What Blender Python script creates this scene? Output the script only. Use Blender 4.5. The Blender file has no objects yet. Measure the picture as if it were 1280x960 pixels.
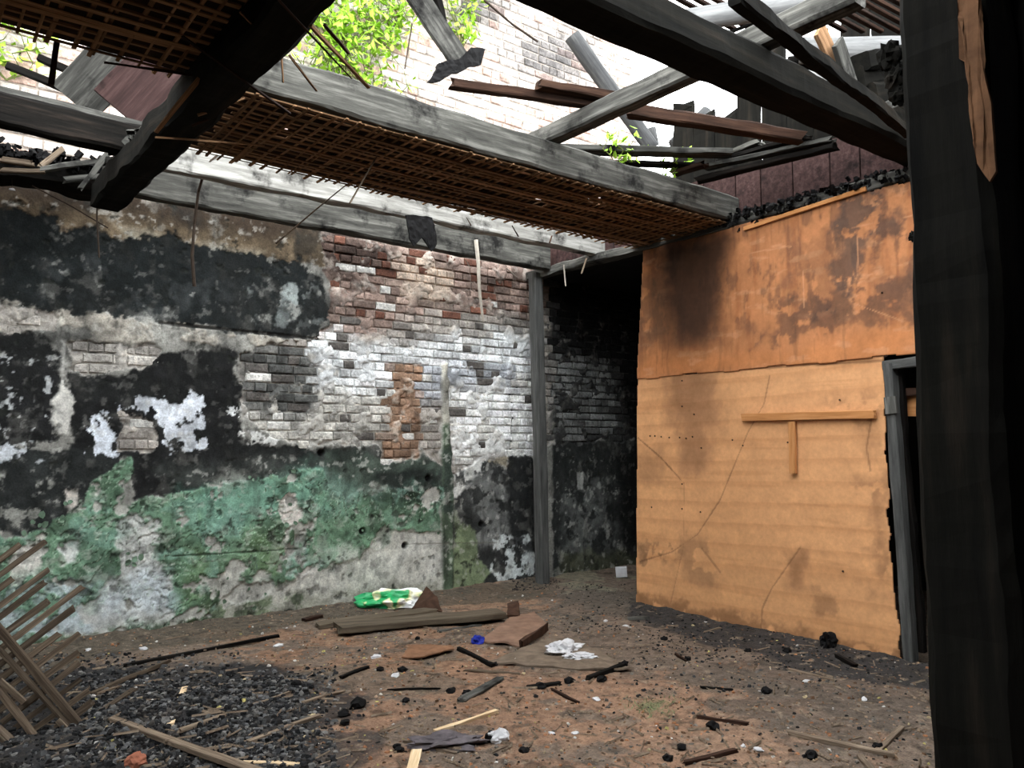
import bpy, bmesh, math, random
import numpy as np
from mathutils import Matrix, Vector

# ------------------------------------------------------------------ camera, sky, exposure
SC = bpy.context.scene
COL = SC.collection
CAM_H, FPX = 1.5, 1000.0
PITCH = math.atan(78 / 1000.0)
AZ = math.atan(1296 / math.hypot(1000, 78))
FW = np.array([math.cos(AZ) * math.cos(PITCH), math.sin(AZ) * math.cos(PITCH), math.sin(PITCH)])
RT = np.array([math.sin(AZ), -math.cos(AZ), 0.0])
UP = np.cross(RT, FW)
CP = np.array([0.0, 0.0, CAM_H])
cam_d = bpy.data.cameras.new('camera'); cam = bpy.data.objects.new('camera', cam_d); COL.objects.link(cam)
cam_d.sensor_width = 36.0; cam_d.lens = FPX / 1280 * 36.0; cam_d.clip_start = 0.05
cam.matrix_world = Matrix(((RT[0], UP[0], -FW[0], 0), (RT[1], UP[1], -FW[1], 0), (RT[2], UP[2], -FW[2], CAM_H), (0, 0, 0, 1)))
SC.camera = cam
world = bpy.data.worlds.new('overcast_sky'); SC.world = world; world.use_nodes = True
bg = world.node_tree.nodes['Background']
bg.inputs[0].default_value = (0.93, 0.97, 1.0, 1); bg.inputs[1].default_value = 4.0
SC.view_settings.view_transform = 'Standard'; SC.view_settings.look = 'None'
SC.view_settings.gamma = 1.0; SC.view_settings.use_curve_mapping = False
SC.view_settings.exposure = 1.0

W, P = 7.08, 5.69                     # the long brick wall (y) and the plywood partition (x)
rng = np.random.default_rng(7); random.seed(7)

# a pixel gives a direction; the distance comes from the surface it touches
def ray(px, py): return FW * FPX + RT * (px - 640) - UP * (py - 480)
def onz(px, py, z=0.0): d = ray(px, py); return CP + d * (z - CAM_H) / d[2]
def onx(px, py, x=P): d = ray(px, py); return CP + d * x / d[0]
def ony(px, py, y=W): d = ray(px, py); return CP + d * y / d[1]
def proj(q):
    d = np.asarray(q) - CP; k = d @ FW
    return 640 + FPX * (d @ RT) / k, 480 - FPX * (d @ UP) / k

def lin(c):
    c = np.asarray(c, float) / 255.0
    return np.where(c <= 0.04045, c / 12.92, ((c + 0.055) / 1.055) ** 2.4)

# ------------------------------------------------------------------ numpy noise
def vnoise(x, y, seed=0):
    xi = np.floor(x).astype(np.int64); yi = np.floor(y).astype(np.int64)
    xf = x - xi; yf = y - yi
    xf = xf * xf * (3 - 2 * xf); yf = yf * yf * (3 - 2 * yf)
    def hsh(a, b):
        n = (a * 374761393 + b * 668265263 + seed * 1442695041) & 0x7fffffff
        n = ((n ^ (n >> 13)) * 1274126177) & 0x7fffffff
        return ((n ^ (n >> 16)) & 0xffff) / 65535.0
    a = hsh(xi, yi); b = hsh(xi + 1, yi); c = hsh(xi, yi + 1); d = hsh(xi + 1, yi + 1)
    return (a * (1 - xf) + b * xf) * (1 - yf) + (c * (1 - xf) + d * xf) * yf
def fbm(x, y, scale=1.0, octv=4, seed=0):
    x = np.asarray(x, float) * scale; y = np.asarray(y, float) * scale
    s = 0.0; a = 0.5; t = 0.0
    for o in range(octv):
        s = s + a * vnoise(x + 17.3 * o, y - 9.1 * o, seed + o); t += a
        x = x * 2.03; y = y * 2.03; a *= 0.55
    return s / t                       # 0..1, mean 0.5
def sstep(a, b, x):
    t = np.clip((x - a) / (b - a), 0, 1); return t * t * (3 - 2 * t)

# ------------------------------------------------------------------ painted surface (colour + relief on a real grid)
class Canvas:
    def __init__(s, u0, u1, v0, v1, step, tocoord):
        s.u = np.arange(u0, u1 + step * .5, step); s.v = np.arange(v0, v1 + step * .5, step)
        s.U, s.V = np.meshgrid(s.u, s.v); s.step = step; s.to = tocoord
        s.col = np.zeros(s.U.shape + (3,)); s.h = np.zeros(s.U.shape)
        s.seed = 11
    def win(s, ulo, uhi, vlo, vhi):
        j0, j1 = np.searchsorted(s.u, [ulo, uhi]); i0, i1 = np.searchsorted(s.v, [vlo, vhi])
        return slice(max(i0 - 1, 0), i1 + 1), slice(max(j0 - 1, 0), j1 + 1)
    def sdf(s, pts, U, V):
        d2 = np.full(U.shape, 1e9); ins = np.zeros(U.shape, bool)
        n = len(pts)
        for i in range(n):
            ax, ay = pts[i]; bx, by = pts[(i + 1) % n]
            ex, ey = bx - ax, by - ay; L = ex * ex + ey * ey + 1e-12
            t = np.clip(((U - ax) * ex + (V - ay) * ey) / L, 0, 1)
            d2 = np.minimum(d2, (U - ax - t * ex) ** 2 + (V - ay - t * ey) ** 2)
            if abs(ey) > 1e-9:
                ins ^= ((ay > V) != (by > V)) & (U < ex * (V - ay) / ey + ax)
        d = np.sqrt(d2)
        return np.where(ins, d, -d)
    def mask(s, px, amp=0.06, freq=5.0, soft=0.012, brk=None, brkf=6.0):
        s.seed += 7
        pts = [s.to(*p) for p in px]; q = np.array(pts); g = amp * 1.8 + soft
        w = s.win(q[:, 0].min() - g, q[:, 0].max() + g, q[:, 1].min() - g, q[:, 1].max() + g)
        out = np.zeros(s.U.shape); U, V = s.U[w], s.V[w]
        if U.size == 0: return out
        d = s.sdf(pts, U, V) + amp * 2.6 * (fbm(U, V, freq, 5, s.seed) - 0.5) + amp * 1.0 * (fbm(U, V, freq * 4.5, 4, s.seed + 1) - .5)
        m = sstep(-soft, soft, d)
        if brk is not None:
            m = m * sstep(brk - .04, brk + .04, fbm(U, V, brkf, 5, s.seed + 3))
        out[w] = m; return out
    def put(s, m, c, op=1.0, h=None, var=0.12, vf=9.0):
        c = lin(c); s.seed += 5
        r_ = np.flatnonzero(m.any(1)); c_ = np.flatnonzero(m.any(0))
        if len(r_) == 0: return
        w = (slice(r_[0], r_[-1] + 1), slice(c_[0], c_[-1] + 1))
        k = 1 + var * 4 * (fbm(s.U[w], s.V[w], vf, 4, s.seed) - .5)
        m2 = np.clip(m[w] * op, 0, 1)[..., None]
        s.col[w] = s.col[w] * (1 - m2) + (c * np.clip(k, .2, 2.2)[..., None]) * m2
        if h is not None: s.h[w] = s.h[w] * (1 - m[w]) + h * m[w]
    def poly(s, px, c, op=1.0, h=None, var=0.12, vf=9.0, **kw):
        m = s.mask(px, **kw); s.put(m, c, op, h, var, vf); return m
    def line(s, px, wid, c, op=1.0, h=None):
        pts = [s.to(*p) for p in px]; d2 = np.full(s.U.shape, 1e9)
        wob = 0.012 * (fbm(s.U, s.V, 6, 3, 91) - .5)
        for (ax, ay), (bx, by) in zip(pts[:-1], pts[1:]):
            ex, ey = bx - ax, by - ay; L = ex * ex + ey * ey + 1e-12
            t = np.clip(((s.U - ax) * ex + (s.V - ay) * ey) / L, 0, 1)
            d2 = np.minimum(d2, (s.U - ax - t * ex) ** 2 + (s.V - ay - t * ey) ** 2)
        m = sstep(wid, wid * .4, np.sqrt(d2) + wob)
        s.put(m, c, op, None)
        if h is not None: s.h = s.h + h * m
    def sample(s, arr, u, v):
        j = np.clip(np.round((np.asarray(u) - s.u[0]) / s.step).astype(int), 0, len(s.u) - 1)
        i = np.clip(np.round((np.asarray(v) - s.v[0]) / s.step).astype(int), 0, len(s.v) - 1)
        return arr[i, j]
    def mesh(s, name, topos, keep=None, flip=False):
        nv, nu = s.U.shape
        co = topos(s.U, s.V, s.h).reshape(-1, 3).astype(np.float32)
        idx = np.arange(nv * nu).reshape(nv, nu)
        q = np.stack([idx[:-1, :-1], idx[:-1, 1:], idx[1:, 1:], idx[1:, :-1]], -1).reshape(-1, 4)
        if flip: q = q[:, ::-1]
        if keep is not None: q = q[(keep[:-1, :-1] & keep[1:, 1:] & keep[:-1, 1:] & keep[1:, :-1]).reshape(-1)]
        me = raw_mesh(name, co, q)
        a = me.color_attributes.new('tint', 'FLOAT_COLOR', 'POINT')
        rgba = np.ones((co.shape[0], 4), np.float32); rgba[:, :3] = np.clip(s.col, 0.002, .95).reshape(-1, 3)
        a.data.foreach_set('color', rgba.ravel())
        return me
def raw_mesh(name, co, quads, smooth=True):
    me = bpy.data.meshes.new(name); q = np.ascontiguousarray(quads, dtype=np.int32); k = q.shape[1]
    me.vertices.add(len(co)); me.vertices.foreach_set('co', np.asarray(co, np.float32).ravel())
    me.loops.add(q.size); me.loops.foreach_set('vertex_index', q.ravel())
    me.polygons.add(len(q)); me.polygons.foreach_set('loop_start', np.arange(0, q.size, k, dtype=np.int32))
    me.polygons.foreach_set('loop_total', np.full(len(q), k, np.int32))
    me.polygons.foreach_set('use_smooth', np.full(len(q), smooth))
    me.update(calc_edges=True); me.validate()
    return me

# ------------------------------------------------------------------ materials
def new_mat(name, rough=0.9, spec=0.25):
    m = bpy.data.materials.new(name); m.use_nodes = True
    nt = m.node_tree; b = nt.nodes['Principled BSDF']
    b.inputs['Roughness'].default_value = rough; b.inputs['Specular IOR Level'].default_value = spec
    return m, nt, b
def nd(nt, t, **kw):
    n = nt.nodes.new(t)
    for k, v in kw.items(): setattr(n, k, v)
    return n
def noise(nt, vec, scale, detail=5, rough=.6):
    n = nd(nt, 'ShaderNodeTexNoise'); n.inputs['Scale'].default_value = scale
    n.inputs['Detail'].default_value = detail; n.inputs['Roughness'].default_value = rough
    if vec is not None: nt.links.new(vec, n.inputs['Vector'])
    return n.outputs['Fac']
def ramp(nt, fac, stops):
    r = nd(nt, 'ShaderNodeValToRGB'); e = r.color_ramp.elements
    while len(e) < len(stops): e.new(.5)
    for k, (p, c) in zip(e, stops):
        k.position = p; l = lin(c); k.color = (*l, 1) if np.ndim(c) else (c / 255,) * 3 + (1,)
    nt.links.new(fac, r.inputs[0]); return r.outputs[0]
def mixc(nt, fac, a, b, mode='MIX'):
    m = nd(nt, 'ShaderNodeMix', data_type='RGBA', blend_type=mode)
    for s, v in ((m.inputs[0], fac), (m.inputs[6], a), (m.inputs[7], b)):
        if hasattr(v, 'links') or isinstance(v, bpy.types.NodeSocket): nt.links.new(v, s)
        elif np.ndim(v): s.default_value = (*v, 1) if len(v) == 3 else v
        else: s.default_value = v
    return m.outputs[2]
def bump(nt, b, h, strength=.4, dist=.01):
    n = nd(nt, 'ShaderNodeBump'); n.inputs['Strength'].default_value = strength; n.inputs['Distance'].default_value = dist
    nt.links.new(h, n.inputs['Height']); nt.links.new(n.outputs[0], b.inputs['Normal'])
def gray(nt, fac, lo, hi, p0=.3, p1=.7):
    r = nd(nt, 'ShaderNodeMapRange'); nt.links.new(fac, r.inputs[0])
    r.inputs[1].default_value = p0; r.inputs[2].default_value = p1; r.inputs[3].default_value = lo; r.inputs[4].default_value = hi
    return r.outputs[0]
def scaled(nt, sock, k):
    v = nd(nt, 'ShaderNodeVectorMath', operation='MULTIPLY'); nt.links.new(sock, v.inputs[0]); v.inputs[1].default_value = k
    return v.outputs[0]
def rgbgray(nt, f):
    c = nd(nt, 'ShaderNodeCombineColor')
    for i in range(3): nt.links.new(f, c.inputs[i])
    return c.outputs[0]
def tint_mat(name, source='tint', fine=60, lo=.72, hi=1.3, rough=.93, bs=.5, bd=.006, spec=.15, speck=None):
    m, nt, b = new_mat(name, rough, spec)
    geo = nd(nt, 'ShaderNodeNewGeometry').outputs['Position']
    if source == 'object': c = nd(nt, 'ShaderNodeObjectInfo').outputs['Color']
    else: a = nd(nt, 'ShaderNodeAttribute', attribute_name=source); c = a.outputs['Color']
    n1 = noise(nt, geo, fine, 6, .7); n2 = noise(nt, geo, fine * .2, 5, .65)
    k = rgbgray(nt, gray(nt, n1, lo, hi)); k2 = rgbgray(nt, gray(nt, n2, lo, hi))
    c = mixc(nt, 1.0, mixc(nt, 1.0, c, k, 'MULTIPLY'), k2, 'MULTIPLY')
    if speck:
        s = gray(nt, noise(nt, geo, speck[1], 5, .6), 0, speck[3], speck[2], speck[2] + .08)
        c = mixc(nt, s, c, lin(speck[0]))
    nt.links.new(c, b.inputs['Base Color'])
    bump(nt, b, n1, bs, bd)
    return m
def wood_mat(name, stops, grain=(2.0, 26, 26), patch=None, rough=.85, bs=.6, bd=.008, tintvar=.35, spec=.07):
    m, nt, b = new_mat(name, rough, spec)
    oc = nd(nt, 'ShaderNodeTexCoord').outputs['Object']; oi = nd(nt, 'ShaderNodeObjectInfo')
    off = nd(nt, 'ShaderNodeVectorMath', operation='ADD'); nt.links.new(oc, off.inputs[0])
    rr = nd(nt, 'ShaderNodeMath', operation='MULTIPLY'); nt.links.new(oi.outputs['Random'], rr.inputs[0]); rr.inputs[1].default_value = 37.0
    nt.links.new(rr.outputs[0], off.inputs[1])
    v = off.outputs[0]
    n1 = noise(nt, scaled(nt, v, grain), 1.0, 6, .65)
    c = ramp(nt, n1, stops)
    n2 = noise(nt, v, 3.5, 5, .65)
    if patch:
        s = gray(nt, n2, 0, 1, patch[1], patch[1] + .14); c = mixc(nt, s, c, lin(patch[0]))
    k = nd(nt, 'ShaderNodeMapRange'); nt.links.new(oi.outputs['Random'], k.inputs[0])
    k.inputs[3].default_value = 1 - tintvar; k.inputs[4].default_value = 1 + tintvar
    c = mixc(nt, 1.0, c, rgbgray(nt, k.outputs[0]), 'MULTIPLY')
    nt.links.new(c, b.inputs['Base Color']); bump(nt, b, n1, bs, bd)
    return m
def plain_mat(name, c, rough=.7, var=.25, sc=20, spec=.12, bs=.3):
    m, nt, b = new_mat(name, rough, spec)
    oc = nd(nt, 'ShaderNodeTexCoord').outputs['Object']; n = noise(nt, oc, sc, 5, .6)
    nt.links.new(mixc(nt, 1.0, lin(c), rgbgray(nt, gray(nt, n, 1 - var, 1 + var)), 'MULTIPLY'), b.inputs['Base Color'])
    bump(nt, b, n, bs, .004); return m
M = {}
M['wall'] = tint_mat('sooty_plaster', fine=70, lo=.7, hi=1.3, bs=.5, bd=.006)
M['brick'] = tint_mat('old_brick', 'object', fine=38, lo=.5, hi=1.5, bs=1.0, bd=.012)
M['brick_far'] = tint_mat('old_brick_far', 'tint', fine=38, lo=.5, hi=1.5, bs=1.0, bd=.012)
M['floor'] = tint_mat('dirt', fine=90, lo=.6, hi=1.4, bs=.9, bd=.012, speck=((150, 140, 125), 38, .66, .5))
M['ply'] = tint_mat('plywood', fine=30, lo=.9, hi=1.1, bs=.12, bd=.003, rough=.75, spec=.25)
M['chip'] = tint_mat('chips', fine=80, lo=.7, hi=1.3, bs=.3)
M['soot_post'] = wood_mat('soot_black_post', [(.3, (14, 14, 13)), (.55, (25, 24, 21)), (.78, (44, 38, 32))], grain=(1.2, 14, 14), rough=.9, bs=.7, tintvar=.02, spec=.05)
M['pale_joist'] = wood_mat('ash_pale_wood', [(.25, (92, 90, 86)), (.5, (140, 138, 132)), (.75, (188, 186, 180))], patch=((50, 48, 46), .55), rough=.9, tintvar=.05)
M['char'] = wood_mat('charred_wood', [(.3, (9, 9, 8)), (.55, (19, 17, 15)), (.78, (42, 35, 30))], rough=.8, bs=.9, spec=.05)
M['soot_gray'] = wood_mat('soot_dark_grey_wood', [(.25, (20, 20, 20)), (.5, (36, 36, 35)), (.78, (66, 65, 62))], patch=((14, 14, 13), .55), rough=.85, tintvar=.1)
M['log_backlit'] = wood_mat('backlit_log', [(.25, (42, 42, 43)), (.5, (70, 70, 70)), (.8, (104, 103, 101))], grain=(2, 20, 20), tintvar=.1)  # darker copy of the bare log wood; backlighting is put into its colour
M['char_brown'] = wood_mat('scorched_brown_wood', [(.28, (22, 17, 14)), (.55, (54, 38, 30)), (.78, (84, 62, 48))], rough=.8)
M['gray'] = wood_mat('weathered_grey_wood', [(.25, (44, 43, 41)), (.5, (82, 81, 76)), (.75, (132, 130, 123))], patch=((32, 31, 30), .52), rough=.9)
M['gray2'] = wood_mat('grey_wood_sooted', [(.25, (40, 39, 37)), (.5, (74, 73, 69)), (.75, (118, 116, 110))], patch=((24, 23, 22), .52), rough=.9)
M['post'] = wood_mat('grey_post_wood', [(.25, (44, 44, 43)), (.5, (76, 76, 74)), (.8, (108, 107, 104))], rough=.9, tintvar=.1)
M['lath'] = wood_mat('split_bamboo_lath', [(.25, (74, 54, 38)), (.5, (124, 94, 68)), (.78, (164, 132, 100))], grain=(3, 60, 60), tintvar=.4)
M['lath_gray'] = wood_mat('dusty_slat', [(.25, (46, 39, 32)), (.5, (84, 72, 60)), (.78, (132, 116, 99))], grain=(3, 60, 60), tintvar=.4)
M['pale'] = wood_mat('fresh_split_wood', [(.25, (168, 138, 104)), (.5, (204, 178, 142)), (.78, (226, 206, 176))], grain=(3, 60, 60), tintvar=.12)
M['batten'] = wood_mat('raw_batten', [(.25, (150, 98, 58)), (.5, (182, 126, 78)), (.8, (198, 146, 98))], grain=(3, 50, 50), tintvar=.08, bs=.2)
M['purple'] = wood_mat('purple_brown_board', [(.25, (40, 30, 29)), (.5, (62, 46, 44)), (.78, (86, 66, 63))], patch=((26, 22, 22), .52), tintvar=.15)
M['stick'] = wood_mat('dry_stick', [(.25, (62, 52, 43)), (.5, (106, 92, 78)), (.78, (146, 132, 114))], grain=(5, 70, 70), tintvar=.3)
M['log'] = wood_mat('bare_log', [(.25, (92, 92, 93)), (.5, (136, 136, 135)), (.8, (176, 176, 174))], grain=(2, 20, 20), patch=((66, 64, 62), .6), tintvar=.15)
M['plank_floor'] = wood_mat('muddy_plank', [(.25, (52, 45, 37)), (.5, (84, 75, 63)), (.8, (112, 101, 86))], tintvar=.15)
M['black'] = plain_mat('black_char', (14, 13, 13), .75, .5, 30)
M['soot_board'] = plain_mat('sooted_boards', (24, 23, 22), .9, .5, 6)
M['leaf'] = plain_mat('leaf', (150, 188, 64), .6, .4, 8)
M['stem'] = plain_mat('stem', (92, 100, 52), .7, .3, 20)
M['cardboard'] = plain_mat('wet_cardboard', (120, 88, 66), .9, .3, 12)
M['rust'] = plain_mat('rust_sheet', (124, 98, 82), .85, .3, 9)
M['dark_card'] = plain_mat('dark_card', (62, 44, 34), .9, .4, 12)
M['whitecloth'] = plain_mat('white_cloth', (190, 189, 190), .8, .15, 14)
M['blue'] = plain_mat('blue_plastic', (28, 40, 130), .4, .25, 14)
M['mud'] = plain_mat('muddy_carton', (104, 91, 78), .95, .35, 10)
M['rag'] = plain_mat('purple_grey_rag', (84, 78, 80), .9, .4, 16)
M['orange'] = plain_mat('orange_brick_bit', (146, 92, 72), .9, .25, 22)
M['wire'] = plain_mat('rusty_wire', (60, 50, 42), .8, .3, 20)
M['strip'] = plain_mat('pale_strip', (168, 160, 148), .8, .2, 20)
M['nail'] = plain_mat('rusty_nail', (52, 36, 28), .7, .2, 30)
M['bagwhite'] = None

# ------------------------------------------------------------------ object helpers
def link(name, me, mat, parent=None):
    o = bpy.data.objects.new(name, me); COL.objects.link(o)
    if mat is not None and not me.materials: me.materials.append(mat)
    if parent is not None: o.parent = parent
    return o
def tag(o, label=None, cat=None, group=None, kind=None):
    if label: o['label'] = label
    if cat: o['category'] = cat
    if group: o['group'] = group
    if kind: o['kind'] = kind
    return o
def empty(name, loc, label, cat, group=None):
    o = bpy.data.objects.new(name, None); COL.objects.link(o); o.location = Vector(loc); o.empty_display_size = .1
    return tag(o, label, cat, group)
def frame(a, b, up=(0, 0, 1)):
    a = Vector(a); b = Vector(b); x = (b - a).normalized(); u = Vector(up)
    if abs(x.dot(u)) > .97: u = Vector((1, 0, 0)) if abs(x.z) > .9 else Vector((0, 0, 1))
    y = u.cross(x).normalized(); z = x.cross(y)
    return Matrix(((x.x, y.x, z.x, a.x), (x.y, y.y, z.y, a.y), (x.z, y.z, z.z, a.z), (0, 0, 0, 1))), (b - a).length
def bar_mesh(L, w, h, seg=None, rough=.006, seed=0, jag=0.0, round_=False, sag=0.0, taper=1.0, n=10):
    r = np.random.default_rng(seed + 1)
    seg = seg or max(2, int(L / .07))
    if round_:
        an = np.linspace(0, 2 * math.pi, n, endpoint=False); ring = np.stack([np.cos(an) * w / 2, np.sin(an) * h / 2], -1)
    else:
        c = min(w, h) * .12
        ring = np.array([[w/2-c, -h/2], [w/2, -h/2+c], [w/2, h/2-c], [w/2-c, h/2], [-w/2+c, h/2], [-w/2, h/2-c], [-w/2, -h/2+c], [-w/2+c, -h/2]])
    k = len(ring); co = []
    nz = r.normal(0, 1, (seg + 5, k, 2)); nz = (nz[:-4] + 2 * nz[1:-3] + 3 * nz[2:-2] + 2 * nz[3:-1] + nz[4:]) / 4.36
    nz = nz * .6 + np.roll(nz, 1, 1) * .4
    wob = np.cumsum(r.normal(0, rough * .25, (seg + 1, 2)), 0); wob -= np.linspace(0, 1, seg + 1)[:, None] * wob[-1]
    for i in range(seg + 1):
        t = i / seg; f = 1 + (taper - 1) * t
        rr = ring * f + nz[i] * rough * .8 + r.normal(0, rough, (k, 2)) * .12 + wob[i]
        xx = np.full(k, t * L)
        if jag and i in (0, seg): xx = xx + r.uniform(-1, 1, k) * jag
        co.append(np.column_stack([xx, rr[:, 0], rr[:, 1] - sag * math.sin(math.pi * t)]))
    co.append(np.array([[0, 0, 0], [L, 0, 0]])); co = np.concatenate(co)
    bm_faces = []
    for i in range(seg):
        for j in range(k):
            bm_faces.append((i*k+j, i*k+(j+1) % k, (i+1)*k+(j+1) % k, (i+1)*k+j))
    c0 = (seg + 1) * k
    for j in range(k):
        bm_faces.append((c0, (j+1) % k, j)); bm_faces.append((c0+1, seg*k+j, seg*k+(j+1) % k))
    me = bpy.data.meshes.new('bar'); me.from_pydata(co.tolist(), [], bm_faces)
    if round_: me.polygons.foreach_set('use_smooth', [True] * len(me.polygons))
    me.update(); return me
def bar(name, a, b, w, h, mat, label=None, cat=None, group=None, parent=None, up=(0, 0, 1), **kw):
    mw, L = frame(a, b, up)
    kw.setdefault('seed', int(abs(a[0] * 131 + a[1] * 71 + b[0] * 37) * 10) % 9999)
    o = link(name, bar_mesh(L, w, h, **kw), M[mat] if isinstance(mat, str) else mat)
    o.matrix_world = mw
    if parent is not None: o.parent = parent; o.matrix_parent_inverse = Matrix.Translation(-Vector(parent.location))
    return tag(o, label, cat, group)
def tube_mesh(pts, r, n=6, r1=None):
    pts = [Vector(p) for p in pts]; co = []; fs = []; m = len(pts)
    for i, p in enumerate(pts):
        t = (pts[min(i+1, m-1)] - pts[max(i-1, 0)]).normalized()
        u = t.cross(Vector((0.3, 0.2, .93))).normalized(); v = t.cross(u)
        rr = r + ((r1 if r1 is not None else r) - r) * i / (m - 1)
        for j in range(n):
            a = 2 * math.pi * j / n; co.append(p + u * rr * math.cos(a) + v * rr * math.sin(a))
    for i in range(m - 1):
        for j in range(n): fs.append((i*n+j, i*n+(j+1) % n, (i+1)*n+(j+1) % n, (i+1)*n+j))
    fs.append(tuple(range(n))[::-1]); fs.append(tuple(range((m-1)*n, m*n)))
    me = bpy.data.meshes.new('tube'); me.from_pydata([tuple(c) for c in co], [], fs); me.update(); return me
def tube(name, pts, r, mat, label=None, cat=None, group=None, parent=None, r1=None):
    o0 = Vector(pts[0]); o = link(name, tube_mesh([Vector(p) - o0 for p in pts], r, r1=r1), M[mat]); o.location = o0
    if parent is not None: o.parent = parent; o.matrix_parent_inverse = Matrix.Translation(-Vector(parent.location))
    return tag(o, label, cat, group)
def lump_mesh(sx, sy, sz, seed, sub=3, amp=.35, freq=2.2, flat=True):
    bm = bmesh.new(); bmesh.ops.create_icosphere(bm, subdivisions=sub, radius=1)
    from mathutils import noise as mn
    for v in bm.verts:
        p = v.co + Vector((seed * 3.1, seed * 1.7, seed))
        k = 1 + amp * mn.noise(p * freq) + amp * .5 * mn.noise(p * freq * 2.3)
        v.co = Vector((v.co.x * sx * k, v.co.y * sy * k, v.co.z * sz * k))
        if flat and v.co.z < -sz * .45: v.co.z = -sz * .45
    me = bpy.data.meshes.new('lump'); bm.to_mesh(me); bm.free(); return me
def sheet_mesh(pts, th=.008, rough=.004, seed=0, res=.05):
    """flat polygon (3D corners, nearly planar) turned into a thin solid, wavy slab"""
    bm = bmesh.new(); vs = [bm.verts.new(p) for p in pts]; f = bm.faces.new(vs)
    bmesh.ops.triangulate(bm, faces=[f])
    for _ in range(3): bmesh.ops.subdivide_edges(bm, edges=[e for e in bm.edges if e.calc_length() > res], cuts=1, use_grid_fill=True)
    from mathutils import noise as mn
    for v in bm.verts:
        v.co.z += rough * 2.5 * mn.noise(v.co * 7 + Vector((seed, 0, 0))); v.co.x += rough * mn.noise(v.co * 23); v.co.y += rough * mn.noise(v.co * 21 + Vector((5, 0, 0)))
    bmesh.ops.recalc_face_normals(bm, faces=bm.faces)
    me = bpy.data.meshes.new('sheet'); bm.to_mesh(me); bm.free(); return me
def sheet(name, pts, mat, label, cat, th=.01, rough=.004, seed=0, group=None):
    c = Vector((0, 0, 0))
    for p in pts: c += Vector(p) / len(pts)
    o = link(name, sheet_mesh([Vector(p) - c for p in pts], th, rough, seed), M[mat] if isinstance(mat, str) else mat); o.location = c
    s = o.modifiers.new('thickness', 'SOLIDIFY'); s.thickness = th; s.offset = 0
    return tag(o, label, cat, group)
def box_obj(name, lo, hi, mat, parent=None):
    lo = np.array(lo, float); hi = np.array(hi, float); c = (lo + hi) / 2
    bm = bmesh.new(); bmesh.ops.create_cube(bm, size=1)
    for v in bm.verts: v.co = Vector((v.co.x * (hi-lo)[0], v.co.y * (hi-lo)[1], v.co.z * (hi-lo)[2]))
    me = bpy.data.meshes.new(name); bm.to_mesh(me); bm.free()
    o = link(name, me, M[mat]); o.location = Vector(c); 
    if parent is not None: o.parent = parent; o.matrix_parent_inverse = Matrix.Translation(-Vector(parent.location))
    return o

# ================================================================== FLOOR
HEAP = onz(215, 905)                                   # ash heap by the fallen lattice
def zfloor(x, y):
    x = np.asarray(x, float); y = np.asarray(y, float)
    z = .05 * (fbm(x, y, .9, 3, 5) - .5) + .035 * (fbm(x, y, 4, 4, 6) - .5)
    d = np.sqrt(((x - HEAP[0]) / 1.1) ** 2 + ((y - HEAP[1]) / .75) ** 2)
    z = z + .10 * sstep(1, 0, d) * (.6 + .8 * fbm(x, y, 7, 4, 8))
    z = z + .06 * sstep(.35, .0, W - y) * fbm(x, y, 5, 4, 9)            # dirt banked against the wall
    z = z + .05 * sstep(.4, .0, np.abs(P - .1 - x)) * fbm(x, y, 6, 4, 12) * sstep(5.6, 5.3, y)
    return z
def onf(px, py, dz=0.0):
    p = onz(px, py)
    for _ in range(3): p = onz(px, py, float(zfloor(p[0], p[1])) + dz)
    return p
fc = Canvas(-.2, 8.6, .6, 7.2, .015, lambda px, py: onz(px, py)[:2])
fc.col[:] = lin((106, 92, 80)); n = fbm(fc.U, fc.V, 1.6, 5, 40)
fc.put(np.ones_like(fc.U), (106, 92, 80), var=.16, vf=3)
for px, c, op, brk in [
    ([(250, 790), (420, 775), (620, 800), (560, 880), (420, 880), (330, 850)], (138, 104, 80), .75, .46),
    ([(420, 880), (600, 810), (780, 830), (880, 870), (880, 960), (400, 990)], (140, 108, 86), .9, .36),
    ([(560, 730), (680, 735), (700, 770), (600, 790), (540, 770)], (136, 106, 84), .85, .42),
    ([(900, 840), (1050, 830), (1165, 850), (1160, 980), (900, 980)], (132, 104, 84), .6, .52),
    ([(760, 850), (900, 880), (1000, 930), (900, 990), (700, 990)], (142, 112, 90), .7, .45),
    ([(640, 800), (800, 800), (860, 850), (620, 840)], (90, 80, 70), .8, .40),
    ([(880, 830), (1100, 820), (1165, 840), (1165, 960), (1000, 930), (900, 880)], (84, 76, 68), .85, .40),
    ([(690, 735), (800, 740), (900, 790), (760, 800), (680, 780)], (84, 78, 70), .9, .34),
    ([(340, 850), (480, 820), (560, 860), (420, 900)], (92, 86, 76), .8, .42),
    ([(690, 722), (800, 712), (800, 735), (700, 742)], (122, 118, 100), .8, .45),
]: fc.poly(px, c, op * .8, amp=.25, freq=2.5, soft=.07, brk=brk + .02, brkf=3.2)
fc.poly([(-200, 870), (120, 830), (260, 826), (340, 835), (400, 860), (430, 905), (400, 1000), (-200, 1000)], (40, 40, 41), .95, amp=.2, freq=3, soft=.08)
fc.poly([(330, 860), (450, 880), (470, 930), (380, 990), (300, 990)], (56, 52, 50), .8, amp=.25, freq=3, soft=.08, brk=.47)
fc.poly([(-300, 850), (80, 803), (400, 758), (560, 740), (690, 724), (690, 745), (560, 757), (400, 775), (100, 828), (-300, 900)], (76, 70, 60), .8, amp=.12, freq=4, soft=.05)
fc.poly([(790, 752), (1122, 823), (1165, 830), (1165, 862), (1000, 840), (880, 800), (790, 776)], (46, 45, 45), .9, amp=.13, freq=4, soft=.06)
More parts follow.
